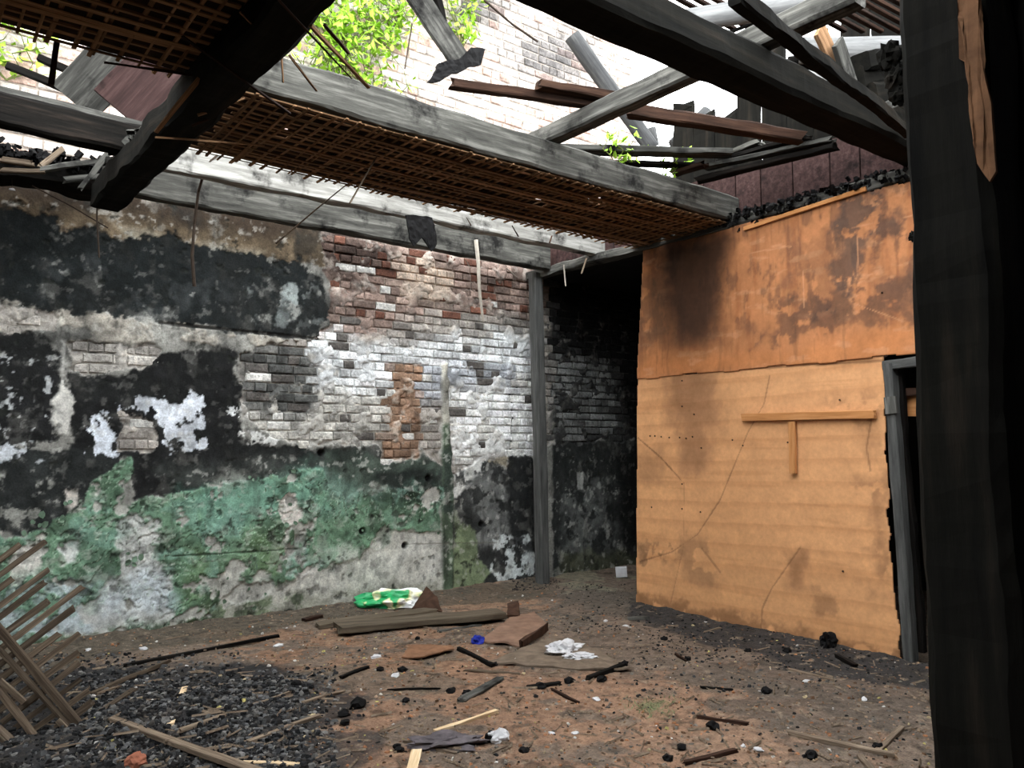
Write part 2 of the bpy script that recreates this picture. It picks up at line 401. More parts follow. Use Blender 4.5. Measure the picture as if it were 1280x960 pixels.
fc.poly([(800, 878), (830, 876), (834, 892), (800, 893)], (96, 104, 74), .7, amp=.08, freq=9, soft=.04, brk=.45, brkf=20)
dark = sstep(.62, .74, fbm(fc.U, fc.V, 9, 5, 77)); fc.put(dark, (52, 46, 40), .6)
lite = sstep(.70, .76, fbm(fc.U, fc.V, 16, 4, 78)); fc.put(lite, (142, 126, 108), .5)
def fpos(U, V, h):
    z = zfloor(U, V) + .012 * (fbm(U, V, 22, 3, 81) - .5)
    return np.stack([U, V, z], -1)
floor = link('floor', fc.mesh('floor', fpos), M['floor']); tag(floor, 'rust brown dirt floor strewn with ash and rubble', None, kind='structure')
# the same earth goes on under the camera and behind the partition
bm = bmesh.new(); vs = [bm.verts.new(p) for p in ((-3.2, -3.2, -.06), (9.2, -3.2, -.06), (9.2, 7.5, -.06), (-3.2, 7.5, -.06))]; bm.faces.new(vs)
me = bpy.data.meshes.new('floor_outer'); bm.to_mesh(me); bm.free()
M['earth'] = plain_mat('bare_earth', (84, 70, 58), .95, .4, 8)
tag(link('floor_outer', me, M['earth']), 'bare earth floor outside the ruined room', None, kind='structure')

# ================================================================== LEFT WALL
wc = Canvas(.3, 8.0, -.1, 3.62, .01, lambda px, py: ony(px, py)[[0, 2]])
U, V = wc.U, wc.V
ONE = np.ones_like(U)
# -- colour of the bare bricks, region by region
wc.put(ONE, (122, 117, 111), var=.15, vf=5)
bz = dict(amp=.12, freq=3, soft=.1)
wc.poly([(380, 270), (680, 320), (680, 400), (590, 385), (520, 400), (480, 412), (390, 420)], (108, 92, 84), .95, var=.2, **bz)
wc.poly([(390, 290), (480, 300), (470, 345), (400, 345)], (72, 58, 52), .9, **bz)
wc.poly([(490, 320), (570, 335), (560, 385), (510, 380)], (176, 160, 144), .7, **bz)
wc.poly([(385, 418), (480, 425), (672, 415), (672, 470), (560, 470), (500, 460), (480, 500), (390, 500)], (178, 180, 180), .95, var=.2, **bz)
wc.poly([(300, 500), (480, 490), (480, 565), (300, 560)], (138, 136, 130), .9, **bz)
wc.poly([(300, 430), (385, 440), (385, 530), (300, 520)], (72, 73, 71), .95, **bz)
wc.poly([(525, 460), (640, 455), (640, 490), (525, 500)], (134, 137, 142), .9, **bz)
wc.poly([(560, 485), (668, 480), (668, 570), (560, 575)], (196, 196, 193), .95, var=.18, **bz)
wc.poly([(488, 452), (526, 454), (524, 575), (478, 575)], (112, 90, 74), 1, amp=.02, freq=8, soft=.02)
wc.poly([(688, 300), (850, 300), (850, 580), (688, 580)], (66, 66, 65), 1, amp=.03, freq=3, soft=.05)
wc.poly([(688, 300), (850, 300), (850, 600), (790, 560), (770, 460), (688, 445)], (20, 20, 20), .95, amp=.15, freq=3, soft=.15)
wc.poly([(692, 445), (760, 450), (770, 540), (692, 555)], (104, 105, 103), .7, amp=.1, freq=3, soft=.1)
wc.poly([(80, 425), (215, 425), (200, 470), (90, 470)], (136, 132, 126), 1, **bz)
wc.poly([(-50, 370), (85, 385), (80, 430), (-50, 420)], (140, 135, 128), 1, **bz)
bcol = wc.col.copy()
# -- where the plaster has come off
expo = np.zeros_like(U)
for px in ([(398, 290), (420, 260), (900, 300), (900, 540), (800, 548), (690, 556), (668, 572), (600, 572), (566, 590), (525, 560), (521, 573), (478, 576), (475, 556), (385, 556), (340, 548), (302, 520), (300, 446), (330, 430), (390, 430), (411, 405), (409, 350)],
           [(85, 428), (190, 432), (200, 440), (180, 466), (90, 466)],
           [(-20, 378), (75, 392), (72, 418), (-20, 412)],
           [(150, 520), (178, 516), (198, 545), (195, 562), (150, 562)]):
    expo = np.maximum(expo, wc.mask(px, amp=.05, freq=6, soft=.012))
wc.col = bcol * .82; wc.put(sstep(.5, .7, fbm(U, V, 12, 4, 301)), (168, 162, 152), .35)
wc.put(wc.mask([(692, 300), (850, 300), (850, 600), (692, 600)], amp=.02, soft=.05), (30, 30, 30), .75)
lump_ = sstep(.50, .72, fbm(U, V, 5.5, 5, 303)); wc.h = -.014 + .010 * (fbm(U, V, 16, 4, 302) - .35) + .026 * lump_
wc.col = wc.col * (1 + .25 * lump_ * (fbm(U, V, 14, 4, 304)))[..., None]
brick_h = wc.h.copy(); brick_c = wc.col.copy()
# -- plaster and paint
wc.put(ONE, (104, 103, 98), var=.14, vf=4); wc.h[:] = .012
pz = dict(amp=.07, freq=6, soft=.015)
wc.poly([(-80, 200), (430, 270), (420, 335), (300, 322), (150, 300), (-80, 275)], (92, 80, 64), 1, **pz)
wc.poly([(-80, 200), (430, 270), (420, 305), (240, 280), (-80, 250)], (52, 42, 34), .9, amp=.1, freq=3, soft=.12)  # beige strip darkened towards its top; the shading is put into the colour
wc.poly([(150, 285), (330, 315), (320, 325), (160, 305)], (124, 118, 104), .8, amp=.05, freq=5, soft=.05)
wc.poly([(-80, 258), (70, 268), (76, 292), (118, 283), (150, 303), (165, 297), (210, 292), (225, 303), (300, 318), (378, 326), (404, 352), (408, 396), (394, 420), (330, 420), (200, 405), (100, 395), (-80, 372)], (31, 34, 34), 1, h=.008, var=.2, **pz)
wc.poly([(60, 330), (200, 320), (300, 370), (200, 395), (70, 380)], (58, 61, 61), .7, amp=.2, freq=4, soft=.12, brk=.5, brkf=4)
wc.poly([(355, 360), (370, 355), (372, 385), (360, 412), (340, 415), (350, 390)], (118, 124, 122), .8, amp=.06, freq=8, soft=.02, brk=.45)
wc.poly([(310, 360), (405, 350), (405, 415), (310, 412)], (96, 100, 98), .7, amp=.06, freq=8, soft=.02, brk=.6, brkf=9)
wc.poly([(-80, 374), (75, 388), (200, 406), (390, 424), (390, 432), (290, 434), (190, 426), (80, 432), (70, 416), (-80, 414)], (128, 123, 114), .95, h=.02, var=.3, amp=.06, freq=7, soft=.015, brk=.40, brkf=5)
wc.line([(200, 404), (300, 414), (395, 424)], .02, (30, 28, 26), .9, h=-.012)
wc.poly([(-80, 414), (50, 416), (68, 430), (78, 440), (76, 520), (70, 552), (-80, 560)], (33, 33, 33), 1, h=.008, var=.3, amp=.06, freq=7, soft=.015)
wc.poly([(-40, 440), (75, 445), (75, 545), (-40, 550)], (140, 142, 142), .9, amp=.02, freq=8, soft=.02, brk=.68, brkf=16)
wc.poly([(85, 468), (180, 464), (190, 442), (290, 436), (302, 500), (300, 550), (420, 562), (420, 590), (300, 605), (225, 615), (165, 628), (160, 572), (90, 566)], (30, 30, 30), 1, h=.008, var=.3, amp=.06, freq=7, soft=.02)
wc.poly([(200, 590), (400, 562), (560, 566), (560, 610), (420, 612), (300, 605), (240, 612)], (60, 63, 60), .95, amp=.08, freq=5, soft=.06, var=.25)
wc.poly([(-80, 548), (90, 560), (165, 572), (150, 610), (105, 636), (72, 656), (-80, 690)], (42, 44, 43), 1, var=.3, **pz)
wc.poly([(-80, 590), (80, 600), (70, 660), (-80, 690)], (116, 116, 110), .8, amp=.08, freq=6, soft=.03, brk=.54, brkf=7)
wc.poly([(-80, 535), (70, 548), (65, 572), (-80, 575)], (170, 174, 178), .9, amp=.05, freq=8, soft=.015, brk=.52, brkf=9)
# white blotches
wc.poly([(148, 494), (230, 504), (236, 486), (254, 495), (258, 560), (215, 566), (200, 535), (180, 512), (150, 512)], (204, 209, 216), 1, h=.004, amp=.05, freq=9, soft=.01, brk=.42, brkf=13, var=.05)
wc.poly([(106, 535), (125, 515), (140, 528), (142, 568), (100, 570), (112, 552)], (206, 212, 220), 1, h=.004, amp=.05, freq=9, soft=.01, brk=.36, brkf=12, var=.05)
wc.poly([(285, 508), (298, 506), (300, 530), (290, 530)], (214, 216, 216), .9, amp=.05, freq=14, soft=.01, brk=.55, brkf=25)
wc.poly([(300, 540), (350, 546), (345, 556), (310, 555)], (200, 200, 196), .9, amp=.04, freq=14, soft=.01, brk=.5, brkf=18)
wc.poly([(74, 425), (84, 425), (80, 480), (90, 500), (86, 545), (70, 545), (62, 505), (75, 490)], (156, 154, 148), .95, h=.018, amp=.03, freq=9, soft=.015)
# green paint
green = wc.poly([(128, 590), (163, 571), (160, 626), (232, 612), (320, 600), (404, 586), (412, 618), (480, 612), (551, 608), (552, 668), (505, 664), (450, 700), (400, 712), (372, 700), (362, 724), (290, 762), (212, 786), (120, 808), (40, 830), (-80, 850), (-80, 690), (60, 655), (75, 648)], (80, 104, 84), 1, h=.02, amp=.07, freq=6, soft=.012, var=.14)
wc.poly([(220, 610), (400, 588), (405, 640), (250, 660)], (86, 118, 104), .7, amp=.15, freq=3, soft=.12)
wc.poly([(230, 680), (370, 660), (360, 730), (250, 770)], (78, 96, 66), .7, amp=.15, freq=3, soft=.12)
wc.poly([(404, 560), (550, 575), (552, 625), (480, 620), (410, 622)], (64, 74, 66), .9, amp=.08, freq=5, soft=.05, var=.25)
wc.poly([(468, 592), (545, 590), (546, 624), (500, 628)], (34, 38, 36), .85, amp=.07, freq=5, soft=.05)
wc.poly([(405, 600), (545, 612), (545, 640), (410, 650)], (88, 112, 100), .6, amp=.15, freq=4, soft=.1, brk=.45)
# lower bare cement
wc.poly([(150, 652), (172, 644), (196, 652), (190, 688), (214, 720), (216, 770), (190, 800), (90, 812), (80, 775), (148, 712)], (148, 149, 145), 1, h=.004, **pz)
wc.poly([(100, 735), (205, 715), (208, 760), (120, 780)], (146, 156, 162), .6, amp=.12, freq=4, soft=.1)
wc.poly([(18, 690), (55, 670), (62, 692), (40, 712), (12, 735)], (158, 155, 148), 1, h=.004, **pz)
wc.poly([(75, 680), (98, 676), (95, 702), (78, 706)], (168, 170, 166), 1, h=.004, amp=.04, freq=8, soft=.015)
wc.poly([(-80, 735), (60, 730), (120, 725), (110, 790), (-80, 830)], (132, 140, 142), .95, h=.004, amp=.06, freq=6, soft=.02, brk=.44, brkf=6)
wc.poly([(80, 612), (98, 610), (100, 632), (84, 640)], (158, 152, 144), 1, h=.004, amp=.03, freq=9, soft=.015)
wc.poly([(344, 622), (366, 618), (374, 640), (372, 660), (352, 658)], (172, 166, 160), 1, h=.003, amp=.05, freq=9, soft=.012)
wc.poly([(355, 660), (395, 646), (390, 690), (402, 706), (400, 716), (372, 725), (355, 705)], (146, 143, 137), 1, h=.003, amp=.06, freq=9, soft=.012, brk=.38, brkf=9)
wc.poly([(270, 745), (330, 715), (345, 735), (372, 722), (400, 712), (450, 698), (480, 660), (552, 664), (552, 745), (400, 764), (250, 785)], (140, 139, 132), 1, h=.004, var=.12, amp=.06, freq=6, soft=.015)
wc.poly([(430, 690), (545, 670), (545, 720), (440, 735)], (158, 158, 152), .6, amp=.15, freq=4, soft=.1, brk=.45)
wc.poly([(250, 760), (400, 738), (552, 728), (552, 748), (250, 800)], (98, 99, 86), .6, amp=.1, freq=5, soft=.06)
wc.poly([(210, 770), (300, 750), (380, 742), (380, 764), (200, 795)], (74, 86, 64), .8, amp=.06, freq=8, soft=.02, brk=.5, brkf=10)
wc.poly([(-80, 812), (120, 790), (250, 772), (250, 800), (-80, 860)], (64, 72, 54), .8, amp=.05, freq=8, soft=.03, brk=.45, brkf=10)
# the strip of chased wall, and the dark plaster beside the corner post
wc.poly([(566, 572), (668, 566), (670, 730), (566, 742)], (52, 53, 52), 1, var=.3, **pz)
wc.poly([(564, 556), (590, 560), (625, 560), (590, 600), (566, 620)], (186, 186, 182), .95, amp=.05, freq=7, soft=.03, brk=.4, brkf=9)
wc.poly([(580, 590), (640, 585), (640, 680), (600, 680)], (92, 93, 91), .8, amp=.12, freq=4, soft=.1, brk=.45)
wc.poly([(565, 640), (588, 655), (600, 700), (615, 715), (600, 735), (565, 742)], (92, 102, 78), .95, amp=.05, freq=6, soft=.02)
wc.poly([(616, 672), (660, 668), (668, 690), (668, 728), (612, 733)], (160, 165, 164), 1, amp=.05, freq=9, soft=.012, brk=.46, brkf=9)
wc.poly([(612, 560), (625, 560), (636, 580), (610, 576)], (150, 140, 120), .7, amp=.05, freq=8, soft=.03)
wc.poly([(632, 575), (670, 570), (670, 690), (640, 690)], (32, 33, 33), .9, amp=.05, freq=6, soft=.03, brk=.38)
m = wc.mask([(552, 455), (558, 455), (561, 500), (565, 600), (566, 740), (552, 742), (551, 600)], amp=.02, freq=5, soft=.015)
wc.put(m, (70, 82, 66), 1, var=.2); wc.h = wc.h * (1 - m) + .028 * m; chase = m
wc.poly([(549, 452), (560, 452), (565, 530), (552, 530)], (148, 144, 134), .9, amp=.02, freq=6, soft=.03)
wc.poly([(551, 560), (566, 560), (566, 640), (551, 640)], (60, 70, 64), .8, amp=.03, freq=6, soft=.05)
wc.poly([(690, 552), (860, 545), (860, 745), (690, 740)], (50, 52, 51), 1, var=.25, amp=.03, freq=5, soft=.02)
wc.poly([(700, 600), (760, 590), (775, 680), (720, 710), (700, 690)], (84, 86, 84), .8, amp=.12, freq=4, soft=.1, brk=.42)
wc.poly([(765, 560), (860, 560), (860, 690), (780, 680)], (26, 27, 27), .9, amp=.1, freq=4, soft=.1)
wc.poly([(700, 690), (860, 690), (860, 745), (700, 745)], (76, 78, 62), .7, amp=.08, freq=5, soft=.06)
wc.poly([(720, 590), (728, 590), (728, 612), (721, 612)], (150, 150, 146), .9, amp=.02, freq=9, soft=.012)
# join brick and plaster
e3 = expo * (1 - chase); 
wc.col = wc.col * (1 - e3[..., None]) + brick_c * e3[..., None]; wc.h = wc.h * (1 - e3) + brick_h * e3
# bare cement showing through the paint
gm = green * (1 - e3)
bare = gm * sstep(.615, .64, fbm(U, V, 4.5, 6, 390)); wc.put(bare, (128, 127, 121), .95, var=.2); wc.h -= .012 * bare; gm = gm * (1 - bare)
wc.put(gm * sstep(.5, .64, fbm(U, V, 2.5, 5, 391)), (88, 112, 98), .4); wc.put(gm * sstep(.56, .7, fbm(U, V, 3.1, 6, 392)), (52, 66, 52), .6)
wc.put(gm * sstep(.60, .68, fbm(U, V, 5, 6, 393)), (96, 124, 112), .45)
# flaking: stepped lips of paint, brighter on the lip and dark in the crack
fl = fbm(U, V, 3.6, 4, 400); st = np.floor(fl * 9) / 9; q9 = (fl - st) * 9
on = sstep(.42, .56, fbm(U, V, 1.6, 4, 401))
wc.h = wc.h + gm * on * .010 * (q9 - .3)
wc.put(sstep(.10, .0, q9) * gm * on, (38, 48, 40), .7); wc.put(sstep(.90, .97, q9) * gm * on, (128, 142, 126), .5)
# grime over everything: soot clouds, scuffs that show the plaster, runs of dirt, pits
pl = 1 - e3 * .6
hi_ = sstep(1.0, 1.7, V)
wc.put(pl * hi_ * sstep(.50, .68, fbm(U, V, 2.6, 6, 410)), (34, 35, 34), .6, var=.2)
bk = 1 - .62 * sstep(.05, .025, wc.col.mean(-1)) - .4 * gm
wc.put(pl * bk * sstep(.60, .70, fbm(U, V, 6.5, 6, 411)), (128, 127, 121), .42, var=.2)
wc.put(pl * bk * sstep(.64, .72, fbm(U, V, 15, 5, 412)), (150, 149, 143), .40)
wc.put(pl * sstep(.60, .72, fbm(U * 3.2, V * .7, 3.0, 5, 413)), (40, 41, 39), .35)
wc.put(sstep(.62, .74, fbm(U, V, 12, 5, 414)), (48, 48, 45), .45)
wc.col *= (.62 + .76 * fbm(U, V, 8, 6, 415))[..., None]
pits = sstep(.70, .75, fbm(U, V, 11, 4, 420)) * (1 - e3); wc.put(pits, (40, 42, 38), .6); wc.h -= .006 * pits
wc.line([(672, 466), (656, 478), (642, 488), (634, 500)], .016, (22, 22, 22), .95, h=-.012)
wc.line([(641, 490), (640, 545), (638, 572)], .012, (26, 26, 26), .9, h=-.01)
wc.line([(215, 695), (300, 690), (372, 686)], .010, (46, 56, 42), .8, h=-.006)
wc.line([(505, 680), (552, 679), (620, 678)], .007, (80, 78, 70), .7)
for hx, hy in ((452, 664), (401, 566), (535, 598), (601, 655), (506, 682)):
    u, v = wc.to(hx, hy); d = np.hypot(U - u, V - v); hm = sstep(.045, .02, d); wc.put(hm, (14, 14, 14), .95); wc.h -= .04 * hm
wc.h += .003 * (fbm(U, V, 30, 3, 430) - .5)
lum = wc.col.mean(-1); wc.col *= (1 + .88 * sstep(.03, .12, lum) * (1 - .75 * sstep(.25, .6, lum)))[..., None]
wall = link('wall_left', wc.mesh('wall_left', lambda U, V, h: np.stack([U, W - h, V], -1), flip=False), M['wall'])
tag(wall, 'long brick wall with scorched plaster and peeling green paint', None, kind='structure')
box_obj('wall_left_core', (-3.2, W + .05, -.1), (9.2, W + .38, 3.5), 'soot_board', wall)
box_obj('wall_left_run', (-3.2, W + .0, -.1), (.31, W + .05, 3.5), 'soot_board', wall)

# -- bricks
def brick_mesh(seed):
    r = np.random.default_rng(seed); c = .10
    # unit brick: x -0.5..0.5 along, z -0.5..0.5 up, front at y=0, back at y=1
    co = [(-.5, 1, -.5), (.5, 1, -.5), (.5, 1, .5), (-.5, 1, .5)]
    for (x, z) in ((-.5, -.5), (.5, -.5), (.5, .5), (-.5, .5)):
        co.append((x + r.uniform(-.01, .01), .16 + r.uniform(0, .12), z + r.uniform(-.05, .05)))
    for (x, z) in ((-.5, -.5), (.5, -.5), (.5, .5), (-.5, .5)):
        co.append((x * (1 - .07) + r.uniform(-.02, .02), r.uniform(-.03, .06), z * (1 - .2) + r.uniform(-.06, .06)))
    co.append((r.uniform(-.2, .2), r.uniform(-.12, .05), r.uniform(-.15, .15)))
    f = []
    for i in range(4): j = (i + 1) % 4; f += [(i, j, 4 + j, 4 + i), (4 + i, 4 + j, 8 + j, 8 + i), (8 + i, 8 + j, 12)]
    return np.array(co), f
BR = []
for s in range(8):
    co, f = brick_mesh(50 + s); me = bpy.data.meshes.new('brick'); me.from_pydata(co.tolist(), [], f)
    me.materials.append(M['brick']); me.update(); BR.append((me, co, f))
def lay(parent, x0, x1, z0, z1, course, y, colf, keepf, rankf, seed, limit=300, stretch=.235, head=.112, zoff=0.0):
    r = np.random.default_rng(seed); items = []
    zi = 0; z = z0
    while z < z1:
        x = x0 - r.uniform(0, stretch); zi += 1; hd = zi % 3 == 0
        while x < x1:
            L = head if (hd or r.random() < .25) else stretch
            L *= r.uniform(.9, 1.08); cx = x + L / 2; cz = z + course / 2
            k = keepf(cx, cz)
            if k: items.append((cx, cz, L - .011, course * r.uniform(.8, .88), r.uniform(-.004, .010), r.uniform(-.012, .012), int(r.integers(0, 8)), colf(cx, cz, r)))
            x += L
        z += course
    items.sort(key=lambda t: -rankf(t[0], t[1], t[2], t[3]))
    for t in items[:limit]:
        cx, cz, L, H, out, rot, v, c = t
        o = bpy.data.objects.new('brick', BR[v][0]); COL.objects.link(o)
        o.location = (cx, y - out, cz + zoff); o.scale = (L, .045, H); o.rotation_euler = (0, rot, 0); o.color = (*c, 1); o.parent = parent
    rest = items[limit:]
    if rest:
        cos, fs, cc = [], [], []; b = 0
        for cx, cz, L, H, out, rot, v, c in rest:
            q = BR[v][1]; cos.append(np.column_stack([cx + q[:, 0] * L, y - out + q[:, 1] * .045, cz + zoff + q[:, 2] * H]))
            fs += [tuple(i + b for i in f) for f in BR[v][2]]; b += len(q); cc.append(np.tile((*c, 1), (len(q), 1)))
        me = bpy.data.meshes.new('brickwork'); me.from_pydata(np.concatenate(cos).tolist(), [], fs)
        a = me.color_attributes.new('tint', 'FLOAT_COLOR', 'POINT'); a.data.foreach_set('color', np.concatenate(cc).astype(np.float32).ravel())
        o = link('brickwork', me, M['brick_far'], parent); o['kind'] = 'stuff'
    return len(items)
def wall_brick_col(x, z, r):
    c = wc.sample(bcol, x, z) * r.uniform(.62, 1.38); c = c * (1 + .75 * float(sstep(.02, .10, c.mean()))); px, py = proj((x, W, z))
    q = r.random()
    if px < 672 and py < 400 and q < .16: c = lin((120, 82, 68)) * r.uniform(.6, 1.15)
    elif px < 672 and q < .06: c = lin((92, 88, 84))
    elif px < 672 and q > .93: c = lin((206, 204, 198))
    return np.clip(c, .004, .9)
def wall_rank(x, z, L, H):
    px, py = proj((x, W, z)); d = (np.array([x, W, z]) - CP) @ FW
    vis = 1.0 if (0 < px < 672 or 692 < px < 800) and py > 290 else .1
    return vis * L * H / d ** 2
lay(wall, .4, 7.9, .0, 3.5, .0865, W, wall_brick_col, lambda x, z: wc.sample(e3, x, z) > .3, wall_rank, 3)
# curled flakes of paint
fk = []
for i in range(6):
    r = np.random.default_rng(900 + i); pts = []
    for a in range(7):
        t = a / 7 * 2 * math.pi; rr = r.uniform(.6, 1.1); pts.append((rr * math.cos(t), -.5 * max(0, math.sin(t - .5)) * rr, rr * math.sin(t)))
    me = bpy.data.meshes.new('paint_flake'); me.from_pydata([(0, -.05, 0)] + pts, [], [(0, j + 1, (j + 1) % 7 + 1) for j in range(7)]); fk.append(me)
M['flake'] = plain_mat('paint_flake', (104, 126, 106), .8, .4, 40)
for i in range(110):
    cx, cy = [(362, 650), (385, 690), (150, 690), (400, 640), (300, 735), (60, 660), (440, 650), (520, 645), (330, 610)][i % 9]
    r = np.random.default_rng(1500 + i); p = ony(cx + r.normal(0, 22), cy + r.normal(0, 16))
    o = bpy.data.objects.new('paint_flake', fk[i % 6]); COL.objects.link(o)
    if not fk[i % 6].materials: fk[i % 6].materials.append(M['flake'])
    s = r.uniform(.012, .034); o.scale = (s, s, s); o.location = (p[0], W - .016, p[2]); o.rotation_euler = (0, r.uniform(0, 6.28), r.uniform(-.3, .3)); o.parent = wall

# ================================================================== UPPER WALL (the storey above, open to the sky)
YU = 7.22
uw = box_obj('wall_upper', (-3.2, YU + .012, 3.4), (7.72, YU + .35, 8.6), 'wall_dummy' if 'wall_dummy' in M else 'strip')
M['mortar'] = plain_mat('lime_mortar', (150, 140, 130), .95, .3, 14); uw.data.materials.clear(); uw.data.materials.append(M['mortar'])
tag(uw, 'tall bare brick wall of the open upper storey', None, kind='structure')
off = np.array(uw.location)
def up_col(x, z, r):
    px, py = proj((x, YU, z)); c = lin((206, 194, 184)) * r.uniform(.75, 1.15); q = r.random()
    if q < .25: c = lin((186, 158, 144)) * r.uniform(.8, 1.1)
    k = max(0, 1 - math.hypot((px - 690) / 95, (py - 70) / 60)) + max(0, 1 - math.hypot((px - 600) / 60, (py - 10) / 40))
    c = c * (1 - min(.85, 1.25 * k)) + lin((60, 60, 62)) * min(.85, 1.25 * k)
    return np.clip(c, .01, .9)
def up_rank(x, z, L, H):
    px, py = proj((x, YU, z)); d = (np.array([x, YU, z]) - CP) @ FW
    vis = 1.0 if (380 < px < 800 and -5 < py < 205) or (0 < px < 110 and 35 < py < 190) else .05
    return vis * L * H / d ** 2
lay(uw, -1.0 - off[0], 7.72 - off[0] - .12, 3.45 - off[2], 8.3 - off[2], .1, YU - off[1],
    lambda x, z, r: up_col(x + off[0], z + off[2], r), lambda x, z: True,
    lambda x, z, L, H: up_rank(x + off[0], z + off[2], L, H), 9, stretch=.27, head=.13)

# ================================================================== THE REST OF THE SHELL
for nm, lo, hi, lab in (
    ('wall_right', (2.62, .88, -.1), (5.75, 1.0, 3.5), 'soot black boarded wall beside the near charred post'),
    ('wall_rear', (-3.2, -3.2, -.1), (9.2, -3.0, 3.6), 'dark wall behind the doorway'),
    ('wall_near', (-3.2, -3.0, -.1), (-3.0, 7.1, 3.6), 'dark end wall of the ruined room'),
    ('wall_far', (8.9, -3.0, -.1), (9.1, 7.1, 3.6), 'black wall at the back of the passage'),
    ('ceiling_near', (-3.2, -3.2, 3.62), (5.7, .9, 3.72), 'blackened boards over the near room'),
    ('shade_boards_left', (-3.2, 4.4, 3.78), (.15, 7.2, 3.84), 'unseen added boards shading the main beam and the scorched wall'),  # unseen boards, added to keep sky light off the beam and wall
    ('ceiling_passage', (P + .12, -3.0, 3.46), (9.1, 7.08, 3.56), 'black boards over the dark passage'),
):
    tag(box_obj(nm, lo, hi, 'soot_board'), lab, None, kind='structure')

# ================================================================== PLYWOOD PARTITION
def toP(px, py): return onx(px, py)[[1, 2]]
def ply(name, u0, u1, v0, v1, paint, keepf, label, off=0.0):
    c = Canvas(u0, u1, v0, v1, .01, toP); paint(c)
    keep = keepf(c.U, c.V)
    me = c.mesh(name, lambda U, V, h: np.stack([np.full_like(U, P - off) - h, U, V], -1), keep=keep, flip=True)
    o = link(name, me, M['ply']); s = o.modifiers.new('thickness', 'SOLIDIFY'); s.thickness = .012; s.offset = -1
    return tag(o, label, 'plywood', 'plywood sheets of the partition')
def paint_low(c):
    c.put(np.ones_like(c.U), (212, 156, 108), var=.05, vf=2)
    t = c.V + .03 * (c.U - 4) + .02 * fbm(c.U, c.V, 1.5, 3, 3)
    band = (t / .175) % 1.0; c.put(sstep(.55, .98, band) * sstep(1.0, .97, band), (190, 134, 88), .5, var=.05)
    c.put(sstep(.60, .75, fbm(c.U * .6, c.V * 9, 2.0, 4, 5)), (184, 128, 82), .4)
    c.poly([(835, 455), (905, 455), (900, 510), (880, 580), (850, 585), (840, 520)], (116, 80, 58), .6, amp=.15, freq=3, soft=.16)
    c.poly([(795, 560), (830, 560), (825, 600), (795, 605)], (150, 108, 74), .6, amp=.1, freq=4, soft=.1)
    c.poly([(797, 680), (860, 670), (840, 700), (797, 712)], (92, 68, 50), .7, amp=.08, freq=6, soft=.06, brk=.45)
    c.poly([(855, 675), (905, 675), (890, 730), (860, 730)], (150, 110, 78), .6, amp=.12, freq=5, soft=.08, brk=.45)
    c.poly([(980, 690), (1010, 690), (1005, 735), (985, 735)], (138, 96, 66), .7, amp=.08, freq=5, soft=.08)
    c.poly([(1080, 600), (1110, 590), (1115, 740), (1090, 745)], (132, 92, 64), .6, amp=.12, freq=4, soft=.1, brk=.42)
    c.poly([(1020, 745), (1050, 745), (1050, 770), (1020, 770)], (120, 84, 58), .5, amp=.1, freq=7, soft=.05, brk=.45)
    c.poly([(795, 740), (960, 780), (1122, 815), (1122, 835), (795, 765)], (120, 82, 54), .7, amp=.08, freq=6, soft=.05, brk=.4)
    c.poly([(1040, 500), (1095, 495), (1098, 560), (1085, 560)], (150, 106, 72), .5, amp=.1, freq=5, soft=.08, brk=.45)
    for pts, w_, k in (([(797, 547), (826, 572), (855, 604)], .008, .8), ([(962, 470), (955, 505), (935, 540), (900, 625), (872, 668), (840, 690), (800, 702)], .007, .5),
                     ([(1000, 685), (965, 735), (953, 760), (951, 790)], .007, .45), ([(855, 605), (855, 680), (838, 755)], .006, .3),
                     ([(1089, 525), (1083, 560), (1088, 588)], .009, .5), ([(877, 685), (900, 715)], .012, .45), ([(798, 471), (900, 463), (1104, 451)], .010, .6)):
        c.line(pts, w_, (92, 60, 40), k, h=-.002)
    c.h += .006 * (fbm(c.U, c.V, 1.3, 3, 31) - .5)
def keep_low(U, V):
    e = np.interp(V, [0, .4, .8, 1.1, 1.5, 2.2], [2.885, 2.895, 2.93, 2.93, 2.925, 2.93]) + .05 * (fbm(V, V * 0, 9, 4, 61) - .5)
    l = np.interp(V, [0, 2.2], [5.42, 5.37]) + .012 * (fbm(V, V * 0, 6, 3, 62) - .5)
    return (U > e) & (U < l) & (V < 2.165 + .006 * np.sin(U * 9))
ply('plywood_sheet', 2.84, 5.45, -.05, 2.18, paint_low, keep_low, 'lower tan plywood sheet with the T shaped battens nailed on')
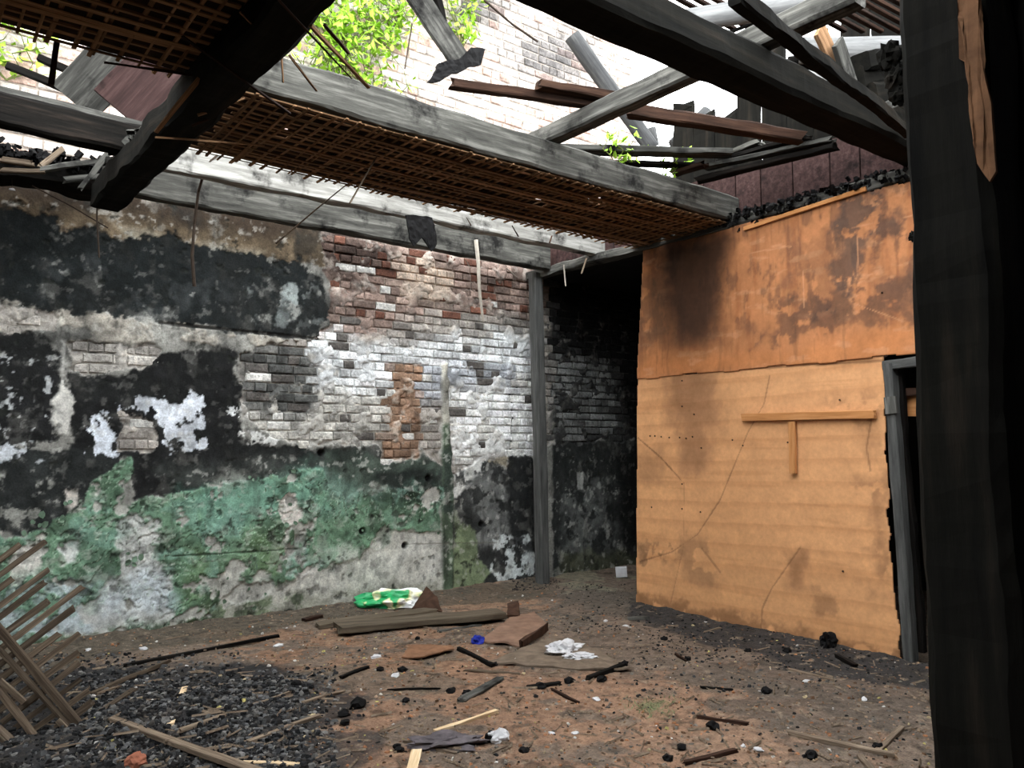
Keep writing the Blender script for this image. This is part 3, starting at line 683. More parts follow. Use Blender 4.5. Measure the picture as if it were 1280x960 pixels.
def paint_up(c):
    c.put(np.ones_like(c.U), (178, 118, 76), var=.08, vf=3)
    c.put(sstep(.5, .7, fbm(c.U * 8, c.V * .8, 2.0, 5, 15)), (146, 88, 52), .5)
    c.put(sstep(.62, .72, fbm(c.U, c.V, 4, 5, 16)), (188, 128, 82), .4)
    c.poly([(797, 440), (1000, 440), (1140, 405), (1140, 452), (797, 472)], (186, 120, 72), .8, amp=.06, freq=4, soft=.08)
    c.put(sstep(.52, .68, fbm(c.U, c.V, 3, 6, 18)) * sstep(2.35, 2.55, c.V), (112, 78, 58), .55, var=.2)
    c.put(sstep(.60, .68, fbm(c.U * 1.0, c.V * 3, 5, 5, 19)), (200, 146, 106), .35)
    c.put(sstep(.58, .68, fbm(c.U * 2.5, c.V * 1.2, 4, 6, 20)) * sstep(2.4, 2.6, c.V), (66, 52, 45), .45)
    # dark V under the end of the middle joist and the blue black scorch by the post
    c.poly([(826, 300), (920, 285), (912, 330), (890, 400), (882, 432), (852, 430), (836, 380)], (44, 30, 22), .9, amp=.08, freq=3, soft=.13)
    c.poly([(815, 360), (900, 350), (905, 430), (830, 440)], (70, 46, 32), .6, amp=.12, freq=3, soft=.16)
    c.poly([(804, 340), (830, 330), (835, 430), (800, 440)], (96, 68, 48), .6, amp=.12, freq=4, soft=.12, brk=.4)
    for px, c0, op in (([(1050, 250), (1100, 240), (1085, 330), (1060, 370), (1040, 370), (1045, 320)], (64, 56, 52), .85),
                       ([(1080, 280), (1140, 265), (1140, 300), (1095, 315)], (52, 46, 44), .85),
                       ([(968, 375), (1060, 350), (1140, 345), (1140, 400), (1060, 405), (970, 430)], (84, 62, 50), .75),
                       ([(940, 412), (962, 410), (960, 435), (940, 435)], (92, 68, 54), .8),
                       ([(1020, 375), (1050, 372), (1050, 395), (1020, 400)], (56, 46, 42), .8),
                       ([(1000, 300), (1060, 290), (1060, 400), (1000, 400)], (100, 68, 48), .5),
                       ([(1080, 245), (1125, 235), (1125, 265), (1085, 275)], (92, 70, 54), .6)):
        c.poly(px, c0, op * .9, amp=.1, freq=6, soft=.05, brk=.42, brkf=8, var=.2)
    c.put(sstep(.60, .70, fbm(c.U * 14, c.V * 1.5, 2.0, 4, 17)), (90, 62, 46), .28)
    for pts in ([(1065, 285), (1140, 270)], [(1073, 290), (1073, 345)], [(1070, 380), (1130, 402)], [(930, 318), (990, 308)], [(1005, 340), (1006, 385)]): c.line(pts, .006, (196, 140, 100), .6)
    c.h += .006 * (fbm(c.U, c.V, 1.2, 3, 33) - .5)
def keep_up(U, V):
    l = np.interp(V, [2.1, 3.4], [5.375, 5.26]); top = 3.40 + .02 * (fbm(U, U * 0, 5, 4, 66) - .5)
    return (U < l) & (V < top) & (V > 2.145 + .006 * np.sin(U * 7))
ply('plywood_sheet', 2.35, 5.4, 2.12, 3.44, paint_up, keep_up, 'upper scorched plywood sheet with dark patches below the joist ends', off=.012)
# edge batten along the upper sheet, T battens
bar('wooden_batten', onx(930, 286, P - .03), onx(1083, 236, P - .03), .022, .035, 'batten', 'thin brown batten along the top edge of the upper plywood', 'batten', seed=2, rough=.002)
bar('wooden_batten', onx(930, 522, P - .03), onx(1094, 518, P - .03), .03, .062, 'batten', 'horizontal wooden batten of the T on the lower plywood', 'batten', seed=4, rough=.002, jag=.03)
bar('wooden_batten', onx(990, 527, P - .03), onx(991.5, 592, P - .03), .058, .03, 'batten', 'short upright wooden batten of the T on the lower plywood', 'batten', seed=6, rough=.002, up=(-1, 0, 0))
nm = lump_mesh(.008, .008, .008, 3, 1, .1, flat=False); nm.materials.append(M['nail'])
low = bpy.data.objects['plywood_sheet']; upo = bpy.data.objects['plywood_sheet.001']
for (nx, ny) in [(813, 545), (819, 545), (827, 546), (837, 547), (850, 547), (858, 548), (866, 546), (853, 508), (868, 518), (877, 560), (853, 605), (929, 557), (876, 640), (853, 636), (916, 550), (815, 634), (1054, 714), (853, 476), (1050, 500), (985, 553)]:
    p = onx(nx, ny); o = bpy.data.objects.new('nail', nm); COL.objects.link(o); o.location = (P - .006, p[1], p[2]); o.parent = low
for (nx, ny) in [(924, 290), (1104, 366), (1110, 445), (1108, 446)]:
    p = onx(nx, ny); o = bpy.data.objects.new('nail', nm); COL.objects.link(o); o.location = (P - .018, p[1], p[2]); o.parent = upo

# ---- doorway beside the plywood
d = empty('door_1', (P, 2.8, 0), 'charred grey door frame beside the plywood', None); del d['label']; tag(d, 'charred grey door frame beside the plywood', None, kind='structure')
X = P + .03
bar('jamb', onx(1113, 455, X), onx(1139, 826, X - .02), .07, .10, 'post', parent=d, up=(-1, 0, 0), rough=.004)
bar('inner_jamb', onx(1126, 470, X + .06), onx(1153, 815, X + .06), .05, .05, 'char', parent=d, up=(-1, 0, 0), rough=.006)
bar('head', onx(1106, 457, X), onx(1185, 447, X), .08, .07, 'post', parent=d, rough=.004)
bar('patch_block', onx(1112.5, 496, X - .06), onx(1115, 517, X - .06), .085, .03, 'gray2', parent=d, up=(-1, 0, 0), rough=.003)
bar('crossbar', onx(1125, 492, X + .1), onx(1180, 488, X + .1), .05, .05, 'char_brown', parent=d)
bar('infill_scrap', onx(1130, 508, X + .13), onx(1175, 507, X + .13), .02, .15, 'batten', parent=d)
box_obj('wall_door_side', (P + .02, .95, -.05), (P + .1, 2.45, 3.4), 'soot_board'); tag(bpy.data.objects['wall_door_side'], 'soot black wall beyond the doorway', None, kind='structure')

# ================================================================== TIMBERS OF THE PARTITION AND CEILING
T = 'timber'
bar('corner_post', (P + .02, 6.83, .0), (P - .05, 6.86, 3.44), .125, .125, 'post', 'slender grey square post in the corner of the brick wall', 'post', up=(-1, 0, 0), rough=.003, seed=3)
bar('header_timber', (P + .04, 7.06, 3.445), (P + .04, 2.2, 3.445), .13, .09, 'gray2', 'grey charred header timber on top of the corner post and plywood', T, rough=.008, seed=5)
bar('wall_plate', (1.15, 6.67, 3.585), (P - .02, 6.69, 3.575), .12, .26, 'gray', 'sooty grey plate timber along the brick wall', T, rough=.007, seed=8)
bar('ceiling_joist', (1.42, 5.93, 3.565), (5.80, 5.95, 3.56), .11, .19, 'pale_joist', 'pale ash grey joist between the bamboo lath and the brick wall', T, rough=.007, seed=11, jag=.03)
bar('ceiling_joist', (1.36, 4.275, 3.57), (5.80, 4.29, 3.57), .13, .225, 'gray', 'broad grey joist carrying the long bamboo lath ceiling', T, rough=.007, seed=12)
bar('ceiling_joist', (1.5, 2.62, 3.59), (6.0, 2.60, 3.59), .25, .19, 'soot_post', 'heavy black charred joist nearest the dark post', T, rough=.006, seed=13)
bar('ceiling_joist', (-.6, 5.72, 3.585), (1.34, 5.76, 3.565), .13, .20, 'char', 'black joist left of the main beam over the scorched wall', T, rough=.008, seed=14)
bar('floor_plank', (-.6, 5.78, 3.73), (1.36, 5.82, 3.69), .16, .05, 'gray2', 'grey plank lying on the joist left of the main beam', 'plank', rough=.005, seed=15)
bar('main_beam', (1.27, 1.6, 3.40), (1.19, 6.52, 3.36), .22, .2, 'soot_post', 'thick charred main beam crossing under the joists', T, rough=.010, seed=16, jag=.06)
bar('cross_joist', (3.72, 1.97, 3.765), (3.68, 4.5, 3.755), .12, .13, 'gray2', 'square cross joist lying on the grey and black joists', T, rough=.004, seed=17)
# rubble-topped ledge left of the main beam, along the brick wall
bar('ledge_timber', (-.6, 6.85, 3.52), (1.2, 6.75, 3.5), .3, .14, 'char', 'charred ledge timber with broken sticks above the scorched wall', T, rough=.02, seed=19)
# boards of the upper partition
y = 7.0; k = 0
while y > 1.4:
    k += 1; w_ = .30 + .05 * math.sin(k * 2.3); o = box_obj('partition_board', (P + .10, y - w_, 3.48), (P + .125, y - .012, 3.92 + .03 * math.sin(k)), 'purple')
    tag(o, 'purple brown upright board above the plywood partition', 'board', 'purple brown boards above the partition'); y -= w_
y = 4.95; k = 0
while y > .6:
    k += 1; w_ = .24; top = 4.55 + .22 * math.sin(k * 1.7) + .05 * k
    bar('charred_board', (P + .22, y, 3.57), (P + .24, y - .01, top), w_, .03, 'soot_post', 'charred upright board of the upper partition', 'board', 'charred boards of the upper partition', up=(-1, 0, 0), jag=.1, rough=.006, seed=200 + k); y -= w_ + .012
# black crust on top of the plywood
cr = []
def crust(name, p0, p1, n, spread, smin, smax, mat, label, seed):
    r = np.random.default_rng(seed); vs, fs = [], []; b = 0
    base, f0 = brick_mesh(seed)
    for i in range(n):
        t = r.random(); c = np.array(p0) * (1 - t) + np.array(p1) * t + r.normal(0, 1, 3) * spread
        s = r.uniform(smin, smax, 3); R = Matrix.Rotation(r.uniform(0, 6), 3, 'Z') @ Matrix.Rotation(r.uniform(-1, 1), 3, 'X')
        q = (base * s) @ np.array(R).T + c; vs.append(q); fs += [tuple(i + b for i in f) for f in f0]; b += len(q)
    me = bpy.data.meshes.new(name); me.from_pydata(np.concatenate(vs).tolist(), [], fs); o = link(name, me, M[mat]); return tag(o, label, 'debris', None, 'stuff')
crust('charcoal_crust', (P + .02, 4.4, 3.46), (P + .02, 2.5, 3.46), 1100, (.035, .02, .026), .010, .042, 'black', 'black charcoal crust along the top of the upper plywood', 41)
crust('charcoal_crust', (.3, 6.75, 3.6), (1.25, 6.7, 3.6), 520, (.05, .07, .04), .012, .055, 'black', 'charred rubble lying on the ledge above the scorched wall', 42)
crust('charcoal_crust', (1.22, 5.2, 3.495), (1.18, 6.3, 3.475), 120, (.04, .1, .008), .02, .06, 'gray2', 'grey ash crumbs on the end of the main beam', 43)

# ---- bamboo lath ceilings: every lath is its own piece
def lath_panel(name, x0, x1, y0, y1, z, dx, dy, label, seed, tilt=0.0, hang=0):
    root = empty(name, (x0, y0, z), label, 'lath ceiling'); r = np.random.default_rng(seed)
    y = y0; k = 0
    while y < y1:
        a = x0 + r.uniform(-.06, .06); b = x1 + r.uniform(-.1, .1); s = r.normal(0, .008)
        bar('lath', (a, y, z + tilt * (y - y0)), (b, y + s, z + tilt * (y - y0) + r.normal(0, .006)), r.uniform(.018, .034), .007, 'lath', parent=root, seg=8, rough=.003, sag=r.uniform(0, .02), seed=seed + k); k += 1
        y += dy * r.uniform(.75, 1.25)
    x = x0
    while x < x1:
        bar('cross_lath', (x + r.normal(0, .012), y0 - r.uniform(0, .04), z - .004), (x + r.normal(0, .02), y1 + r.uniform(-.02, .06), z - .004 + tilt * (y1 - y0)), r.uniform(.012, .024), .008, 'lath', parent=root, seg=5, rough=.003, seed=seed + 500 + k); k += 1
        x += dx * r.uniform(.7, 1.3)
    return root
m1 = lath_panel('lath_ceiling', 1.42, 5.68, 4.26, 5.36, 3.435, .07, .072, 'long brown bamboo lath ceiling under the broad grey joist', 1000, hang=1)
m2 = lath_panel('lath_ceiling', -.7, 1.22, 1.6, 4.33, 3.455, .075, .078, 'brown bamboo lath ceiling left of the main beam', 3000)
# the old clay render still clinging above the laths
M['clay'] = plain_mat('clay_render', (46, 34, 26), .95, .5, 9)
for (x0, x1, y0, y1, z, par, sd) in ((1.4, 5.68, 4.3, 5.36, 3.462, m1, 1), (-.7, 1.24, 1.5, 4.34, 3.485, m2, 2)):
    c = Canvas(x0, x1, y0, y1, .02, None); kp = fbm(c.U, c.V, 6, 4, 70 + sd) > .17
    me = c.mesh('clay_backing', lambda U, V, h: np.stack([U, V, z + .012 * fbm(U, V, 12, 3, 5)], -1), keep=kp)
    o = link('clay_backing', me, M['clay'], par); o.matrix_parent_inverse = Matrix.Translation(-Vector(par.location))
# broken lath ends that hang from the edges
def at(px, py, y): return ony(px, py, y)
for i, (a, b, ya, yb, w_) in enumerate([((228, 45), (362, 142), 3.6, 3.85, .016), ((300, 15), (345, 60), 3.3, 3.4, .010), ((247, 144), (306, 123), 4.3, 4.2, .016), ((240, 158), (280, 140), 4.4, 4.3, .012),
        ((195, 172), (330, 182), 4.6, 4.8, .010), ((388, 32), (461, 110), 3.1, 3.3, .018), ((406, 30), (436, 67), 3.0, 3.1, .014), ((350, 50), (354, 103), 3.5, 3.5, .008), ((362, 68), (396, 114), 3.6, 3.7, .010),
        ((348, 0), (440, 98), 2.9, 3.2, .008), ((250, 92), (262, 70), 4.1, 4.0, .03), ((195, 165), (250, 98), 4.3, 4.0, .02), ((240, 95), (130, 78), 4.1, 4.15, .012)]):
    bar('broken_lath', at(*a, ya), at(*b, yb), w_, w_ * .6, 'lath' if i % 3 else 'char_brown', 'broken bamboo lath dangling by the main beam', 'lath', 'broken laths dangling by the main beam', seg=5, rough=.003, seed=60 + i)
for i, (a, b, za, mt) in enumerate([((472, 194), (437, 254), 3.43, 'stick'), ((432, 232), (345, 304), 3.43, 'stick'), ((583, 272), (589, 282), 3.43, 'char_brown'), ((640, 282), (648, 296), 3.43, 'char_brown'),
        ((690, 295), (687, 303), 3.43, 'char_brown'), ((582, 324), (588, 335), 3.45, 'strip'), ((633, 335), (647, 347), 3.45, 'strip'), ((705, 331), (707, 358), 3.40, 'strip'), ((733, 323), (727, 342), 3.40, 'stick')]):
    p = onz(*a, za); q = ony(*b, p[1] - .03)
    par = m1 if i < 5 else (bpy.data.objects['wall_plate'] if i < 7 else bpy.data.objects['header_timber'])
    o = bar('lath_end' if i < 5 else 'splinter', p, q, .014, .008, mt, seg=4, rough=.002, seed=90 + i)
    mw = o.matrix_world.copy(); o.parent = par; o.matrix_parent_inverse = (Matrix.Translation(par.location) if i < 5 else par.matrix_world).inverted(); o.matrix_basis = mw
tube('hanging_rope', [at(272, 194, 5.882), at(258, 205, 5.9), at(248, 240, 6.1), at(243, 280, 6.2), at(240, 320, 6.2), at(243, 358, 6.2)], .008, 'wire', 'long limp cord hanging from the pale joist over black plaster', 'cord', r1=.014)
tube('hanging_rope', [at(122, 240, 6.5), at(121, 270, 6.5), at(124, 322, 6.5)], .006, 'wire', 'thin cord hanging from the end of the main beam', 'cord')
tube('hanging_rope', [at(40, 232, 6.7), at(90, 258, 6.7), at(135, 285, 6.7)], .005, 'wire', 'thin slanting cord under the ledge timber', 'cord')
tube('hanging_strip', [at(595, 300, 6.6), at(598, 330, 6.59), at(599, 360, 6.6), at(604, 402, 6.62)], .024, 'strip', 'pale bark strip hanging from the plate timber against the bricks', 'strip', r1=.014)
rag = [at(507, 268, 5.882), at(540, 272, 5.882), at(545, 290, 5.882), at(546, 305, 5.882), at(539, 316, 5.882), at(533, 303, 5.882), at(528, 298, 5.882), at(517, 308, 5.882), at(512, 300, 5.882)]
sheet('hanging_rag', rag, 'black', 'small black rag hanging in front of the pale joist end', 'rag', .012, .01, 4)

# ---- loose timber lying on and above the joists
def px_bar(name, a, b, ha, hb, w_, h_, mat, label, cat=T, axis='z', **kw):
    f = {'z': onz, 'y': ony, 'x': onx}[axis]
    return bar(name, f(*a, ha), f(*b, hb), w_, h_, mat, label, cat, **kw)
px_bar('charred_batten', (566, 105), (748, 130), 3.88, 3.86, .07, .06, 'char_brown', 'longest charred batten lying on the cross joist end', rough=.006, jag=.03, seed=301)
px_bar('charred_batten', (672, 106), (775, 124), 3.9, 3.88, .08, .06, 'char_brown', 'short charred batten lying beside the longest one on the cross joist', rough=.006, jag=.03, seed=302)
px_bar('charred_batten', (785, 138), (1000, 172), 3.86, 3.80, .10, .09, 'char_brown', 'brown scorched batten running from the cross joist to the partition', rough=.006, jag=.03, seed=303)
px_bar('mossy_plank', (690, 186), (914, 192), 3.9, 3.84, .13, .05, 'gray2', 'mossy grey plank behind the broad joist with weeds below it', 'plank', rough=.004, seed=304)
px_bar('mossy_plank', (700, 203), (880, 207), 3.8, 3.8, .1, .025, 'char', 'thin black plank under the mossy plank', 'plank', rough=.004, seed=305)
for i, (a, b, za, zb, mt, lab) in enumerate([((872, 226), (1046, 183), 3.70, 3.72, 'char', 'lowest charred plank of the pile above the plywood'), ((880, 210), (1040, 175), 3.78, 3.78, 'gray2', 'middle grey plank of the pile above the plywood'),
        ((905, 200), (1010, 170), 3.84, 3.84, 'char', 'topmost charred plank of the pile above the plywood'), ((842, 218), (880, 205), 3.76, 3.78, 'char_brown', 'split plank stub at the end of the pile above the joist'), ((912, 192), (950, 178), 3.9, 3.9, 'gray', 'short grey stub on the plank pile above the joist')]):
    px_bar('charred_plank', a, b, za, zb, .09, .035, mt, lab, 'plank', rough=.005, jag=.03, seed=310 + i)
px_bar('leaning_pole', (918, -6), (1135, 166), 1.9, 2.42, .06, .07, 'soot_post', 'slanting black pole leaning across the heavy charred joist', 'pole', axis='y', rough=.006, seed=320)
# round logs and roof battens beyond the black joist
def log(a, b, pa, pb, rad, label, fa=onz, mat='log', seed=0):
    return bar('roof_log', fa(*a, pa), fa(*b, pb), rad * 2, rad * 2, mat, label, 'log', round_=True, rough=.004, seed=seed, n=12)
log((715, 45), (815, 186), 5.9, 5.6, .085, 'thick bare log leaning before the upper brick wall', ony, mat='log_backlit', seed=1)
log((814, 160), (818, 182), 5.6, 5.6, .05, 'stub of a log beside the leaning log', ony, mat='log_backlit', seed=7)
log((842, 182), (885, 140), 5.2, 5.0, .07, 'short leaning log in front of the white sky gap', ony, mat='log_backlit', seed=2)
log((785, 2), (1040, 112), 3.86, 3.80, .05, 'thin pale log lying along the top of the black joist', seed=3)
log((852, 27), (1012, 2), 4.35, 4.35, .075, 'fat pale purlin log under the roof battens', seed=4)
log((1000, 64), (1125, 62), 4.35, 4.3, .09, 'short pale purlin log next to the dark post', seed=5)
log((985, 80), (1060, 78), 4.3, 4.3, .05, 'dark purlin log under the pale one by the split boards', mat='char', seed=6)
r = np.random.default_rng(5)
bx = [(800 + 23 * i, -26 + 0.4 * i) for i in range(17)]
for i, (bxp, byp) in enumerate(bx):
    a = onz(bxp - 60, byp - 22, 4.62); b = onz(bxp + 95, byp + 62, 4.62)
    bar('roof_batten', a, b, .035, .025, 'char_brown', 'thin roof batten against the bright sky', 'batten', 'thin roof battens against the sky', rough=.002, seg=6, seed=330 + i)
for i, (a, b) in enumerate([((880, 52), (945, 28)), ((800, 4), (860, -12))]):
    bar('roof_batten', onz(*a, 4.58), onz(*b, 4.58), .03, .02, 'char', 'thin roof tie crossing the roof battens', 'batten', 'ties across the roof battens', rough=.002, seg=5, seed=360 + i)
px_bar('split_board', (1022, 36), (1055, 110), 2.5, 2.55, .13, .025, 'lath', 'tan split board standing behind the slanting black pole', 'board', axis='y', up=(0, -1, 0), rough=.004, seed=371)
px_bar('split_board', (1047, 52), (1072, 130), 2.45, 2.5, .13, .025, 'gray2', 'grey split board standing beside the tan one', 'board', axis='y', up=(0, -1, 0), rough=.004, seed=372)
px_bar('grey_stub', (1098, 138), (1130, 124), 2.5, 2.45, .05, .06, 'gray', 'short grey stub of wood beside the dark post', 'timber', axis='y', rough=.004, seed=373)
for i, (a, b, yy) in enumerate([((1075, 78), (1130, 70), 2.62), ((1070, 98), (1130, 92), 2.66), ((1085, 118), (1130, 108), 2.62), ((1080, 140), (1130, 150), 2.66)]):
    px_bar('burnt_rafter_end', a, b, yy, yy, .13, .13, 'soot_post', ['topmost', 'second', 'third', 'lowest'][i] + ' burnt rafter end of the stack beside the dark post', 'timber', axis='y', group='burnt rafter ends by the dark post', rough=.012, seed=380 + i)
# hanging board with its broken charred foot
hb = px_bar('hanging_board', (512, -20), (576, 78), 5.0, 4.85, .2, .035, 'gray2', 'grey board hanging from the roof with a burnt broken foot', 'board', axis='y', up=(0, -1, 0), rough=.004, seed=390)
foot = [at(535, 104, 4.82), at(548, 78, 4.82), at(575, 74, 4.82), at(588, 60, 4.82), at(606, 62, 4.82), at(600, 80, 4.82), at(570, 94, 4.82)]
o = sheet('burnt_foot', foot, 'black', None, None, .03, .012, 3); o.parent = hb; o.matrix_parent_inverse = hb.matrix_world.inverted()
px_bar('hanging_board', (540, -20), (552, 28), 5.0, 5.0, .07, .05, 'char', 'black stick hanging behind the grey hanging board', 'board', axis='y', rough=.01, seed=391)
tube('hanging_wire', [at(515, 30, 5.0), at(506, 86, 5.0)], .006, 'wire', 'thin dark wire beside the grey hanging board', 'wire')
tube('hanging_wire', [at(605, 0, 3.2), at(640, 30, 3.2), at(672, 52, 3.2)], .006, 'wire', 'dark wire curving below the black joist', 'wire')
# things beyond the left joist: inclined boards and sticks
px_bar('inclined_board', (92, 128), (150, 66), 6.2, 6.0, .34, .04, 'gray2', 'wide grey board leaning above the left joist', 'board', axis='y', up=(0, -1, 0), rough=.004, seed=401)
px_bar('inclined_board', (150, 140), (215, 70), 5.95, 5.8, .40, .05, 'purple', 'purple brown board leaning against the main beam', 'board', axis='y', up=(0, -1, 0), rough=.004, seed=402)
px_bar('charred_batten', (8, 82), (98, 118), 6.3, 6.2, .05, .05, 'char', 'lower charred batten before the bright wall left of the leaning boards', axis='y', rough=.004, seed=403)
px_bar('charred_batten', (48, 72), (108, 98), 6.3, 6.2, .05, .05, 'char', 'upper charred batten before the bright wall left of the leaning boards', axis='y', rough=.004, seed=404)
px_bar('thin_stick', (71, 50), (64, 106), 4.34, 4.34, .025, .025, 'char_brown', 'thin upright stick before the bright wall', 'stick', axis='y', rough=.003, seed=405)
for i, (a, b) in enumerate([((0, 212), (55, 214)), ((50, 212), (140, 200)), ((52, 208), (80, 186)), ((80, 225), (128, 220)), ((0, 200), (40, 205)), ((100, 235), (150, 175))]):
    px_bar('broken_stick', a, b, 6.5, 6.5, .05, .035, 'gray2' if i % 2 else 'stick', ('sooty grey' if i % 2 else 'dry tan') + ' broken stick lying on the ledge timber', 'stick', axis='y', group='broken sticks on the ledge timber', rough=.006, jag=.02, seed=410 + i)
th = tube('hanging_thread', [at(14, 218, 6.7), at(15, 226, 6.7), at(15, 237, 6.7)], .003, 'wire', 'thin thread with a tiny white plaster crumb below the ledge timber', 'thread')
sd = link('plaster_crumb', lump_mesh(.02, .012, .012, 4, 2), M['whitecloth'], th); sd.location = Vector(at(15, 237, 6.7)) - th.location

# ---- near charred post
np_ = bar('charred_post', (2.50, 1.0, -.1), (2.50, 1.025, 3.68), .245, .24, 'soot_post' if 'soot_post' in M else 'char', 'massive charred post close by with torn brown wood near its top', 'post', up=(-1, 0, 0), rough=.007, seed=500, seg=60)
M['torn'] = plain_mat('torn_brown_wood', (104, 74, 52), .85, .35, 14)
pts = [onx(x_, y_, 2.366) for x_, y_ in ((1198, -10), (1224, -10), (1226, 70), (1240, 130), (1246, 215), (1238, 228), (1222, 205), (1212, 140), (1212, 80), (1200, 75))]
o = sheet('torn_splinter', pts, 'torn', None, None, .012, .002, 2); o.parent = np_; o.matrix_parent_inverse = np_.matrix_world.inverted(); o['label'] = 'tan strip of bare torn wood'
for i, (x_, y_, s) in enumerate([(1114, 70, .035), (1118, 98, .03), (1122, 118, .025), (1141, 296, .012)]):
    k_ = link('char_knob', lump_mesh(s * .8, s, s * 1.4, 70 + i, 3, .5, 2.5, flat=False), M['soot_post']); k_.location = Vector(onx(x_, y_, 2.45)); k_.parent = np_; k_.matrix_parent_inverse = np_.matrix_world.inverted()

# ================================================================== FALLEN LATTICE (lower left)
D0 = 4.2
def atd(px, py, dep): return CP + ray(px, py) / FPX * dep
la = empty('fallen_lattice', onf(100, 935), 'fallen wooden lattice of crossed slats leaning at the edge of the ash', 'lattice')
def lat(px, py, back=0.0):
    # panel leans back away from the camera the further up and right one goes
    k = ((px - 60) * .77 - (py - 860) * .63)
    return atd(px, py, D0 + .0016 * k + back)
rails = [((-60, 717), (118, 928), .036, 'lath_gray', 'rail'), ((-60, 790), (66, 952), .03, 'lath_gray', 'rail'), ((-60, 862), (62, 975), .035, 'stick', 'rail'), ((-60, 744), (112, 936), .018, 'lath_gray', 'rail')]
for i, (a, b, w_, mt, nm_) in enumerate(rails): bar(nm_, lat(*a, -.02), lat(*b, -.02), w_, .03, mt, parent=la, up=tuple(-FW), rough=.004, seed=600 + i)
r = np.random.default_rng(12)
for i in range(17):
    t = i / 16; bx_, by_ = -52 + 160 * t, 738 + 180 * t           # where the slat crosses the long rail
    out = [95, 120, 62, 100, 92, 70, 120, 95, 60, 78, 58, 56, 40, 34, 30, 12, 6][i]; inn = [110, 120, 105, 110, 100, 90, 95, 90, 80, 85, 75, 70, 60, 50, 46, 40, 34][i]
    a = lat(bx_ - inn * .80, by_ + inn * .60, .01); b = lat(bx_ + out * .80 + r.normal(0, 3), by_ - out * .60, .01 + r.normal(0, .02))
    bar('slat', a, b, r.uniform(.024, .034), .012, 'lath_gray', parent=la, up=tuple(-FW), rough=.003, seg=6, seed=620 + i, jag=.01)
for i, (a, b) in enumerate([((66, 918), (86, 948)), ((72, 900), (100, 928)), ((0, 850), (30, 878)), ((-20, 905), (40, 960))]):
    bar('cross_piece', lat(*a, -.03), lat(*b, -.03), .03, .012, 'stick', parent=la, up=tuple(-FW), rough=.003, seed=650 + i)

# ================================================================== THINGS LYING ON THE FLOOR
def fl_bar(name, a, b, w_, h_, mat, label, cat, group=None, dz=0.0, **kw):
    p = onf(*a, dz + h_ * .4); q = onf(*b, dz + h_ * .4)
    return bar(name, p, q, w_, h_, mat, label, cat, group, **kw)
p1, p2 = onf(425, 786, .05), onf(632, 768, .05)
bar('floor_board', p1 + np.array([0, .05, .0]), p2 + np.array([0, .05, .0]), .24, .05, 'plank_floor', 'long muddy board lying flat by the green and white bag', 'board', rough=.005, seed=701, jag=.02)
bar('floor_board', onf(400, 783, .02) + np.array([0, .05, 0]), onf(560, 768, .02) + np.array([0, .22, -.0]), .16, .035, 'plank_floor', 'second muddy board half under the long board', 'board', rough=.005, seed=702, jag=.02)
sheet('rusty_sheet', [onf(600, 801, .014), onf(638, 772, .014), onf(668, 766, .014), onf(686, 782, .03), onf(652, 807, .014)], 'rust', 'flat rust brown sheet in front of the long board', 'sheet', .012, .008, 1)
bar('bent_edge', onf(652, 805, .04), onf(684, 783, .06), .022, .055, 'dark_card', 'dark bent up edge strip beside the rust brown sheet', 'strip', rough=.006, seed=705, jag=.03)
sheet('flattened_carton', [onf(610, 828, .014), onf(690, 797, .014), onf(722, 800, .014), onf(792, 838, .014), onf(740, 836, .014)], 'mud', 'flattened muddy carton under the white crumpled cloth', 'carton', .012, .010, 2)
sheet('torn_cardboard', [onf(502, 820, .02), onf(515, 806, .03), onf(565, 806, .03), onf(568, 812, .02), onf(530, 822, .02)], 'cardboard', 'torn tan cardboard between the board and the ash', 'cardboard', .01, .008, 3)
sheet('cardboard_flap', [onf(515, 761, .02), onf(553, 765, .02), onf(552, 761, .03) + np.array([0, .08, .10]), onf(537, 756, .0) + np.array([0, .05, .16])], 'dark_card', 'dark brown cardboard flap standing beside the plastic bag', 'cardboard', .012, .008, 4)
sheet('cardboard_scrap', [onf(634, 770, .03), onf(650, 768, .03), onf(648, 757, .03) + np.array([0, 0, .04]), onf(634, 758, .03)+ np.array([0, 0, .03])], 'dark_card', 'small dark cardboard scrap at the right end of the long board', 'cardboard', .012, .008, 5)
# plastic bag: white with green print
bagm, nt, b = new_mat('printed_plastic', .35, .5)
oc = nd(nt, 'ShaderNodeTexCoord').outputs['Object']; n1 = noise(nt, scaled(nt, oc, (5, 5, 3)), 1.0, 2, .5)
sx = nd(nt, 'ShaderNodeSeparateXYZ'); nt.links.new(oc, sx.inputs[0])
ad = nd(nt, 'ShaderNodeMath', operation='ADD'); nt.links.new(n1, ad.inputs[0])
ml = nd(nt, 'ShaderNodeMath', operation='MULTIPLY'); nt.links.new(sx.outputs[0], ml.inputs[0]); ml.inputs[1].default_value = -.75; nt.links.new(ml.outputs[0], ad.inputs[1])
cc = ramp(nt, ad.outputs[0], [(.42, (232, 234, 232)), (.50, (226, 222, 170)), (.54, (36, 160, 92)), (.72, (24, 138, 82))]); nt.links.new(cc, b.inputs['Base Color'])
pb = onf(490, 757); o = link('plastic_bag', lump_mesh(.30, .16, .11, 5, 4, .42, 1.7), bagm); o.location = Vector(pb) + Vector((0, 0, .05)); o.rotation_euler = (0, 0, -.5)
tag(o, 'crumpled white and green plastic bag lying by the wall', 'bag')
def lump(name, px, py, s, mat, label, cat, group=None, seed=1, sub=3, amp=.4, freq=2.2, rz=0.0):
    p = onf(px, py); o = link(name, lump_mesh(*s, seed, sub, amp, freq), M[mat]); o.location = Vector(p) + Vector((0, 0, s[2] * .40)); o.rotation_euler = (0, 0, rz)
    return tag(o, label, cat, group)
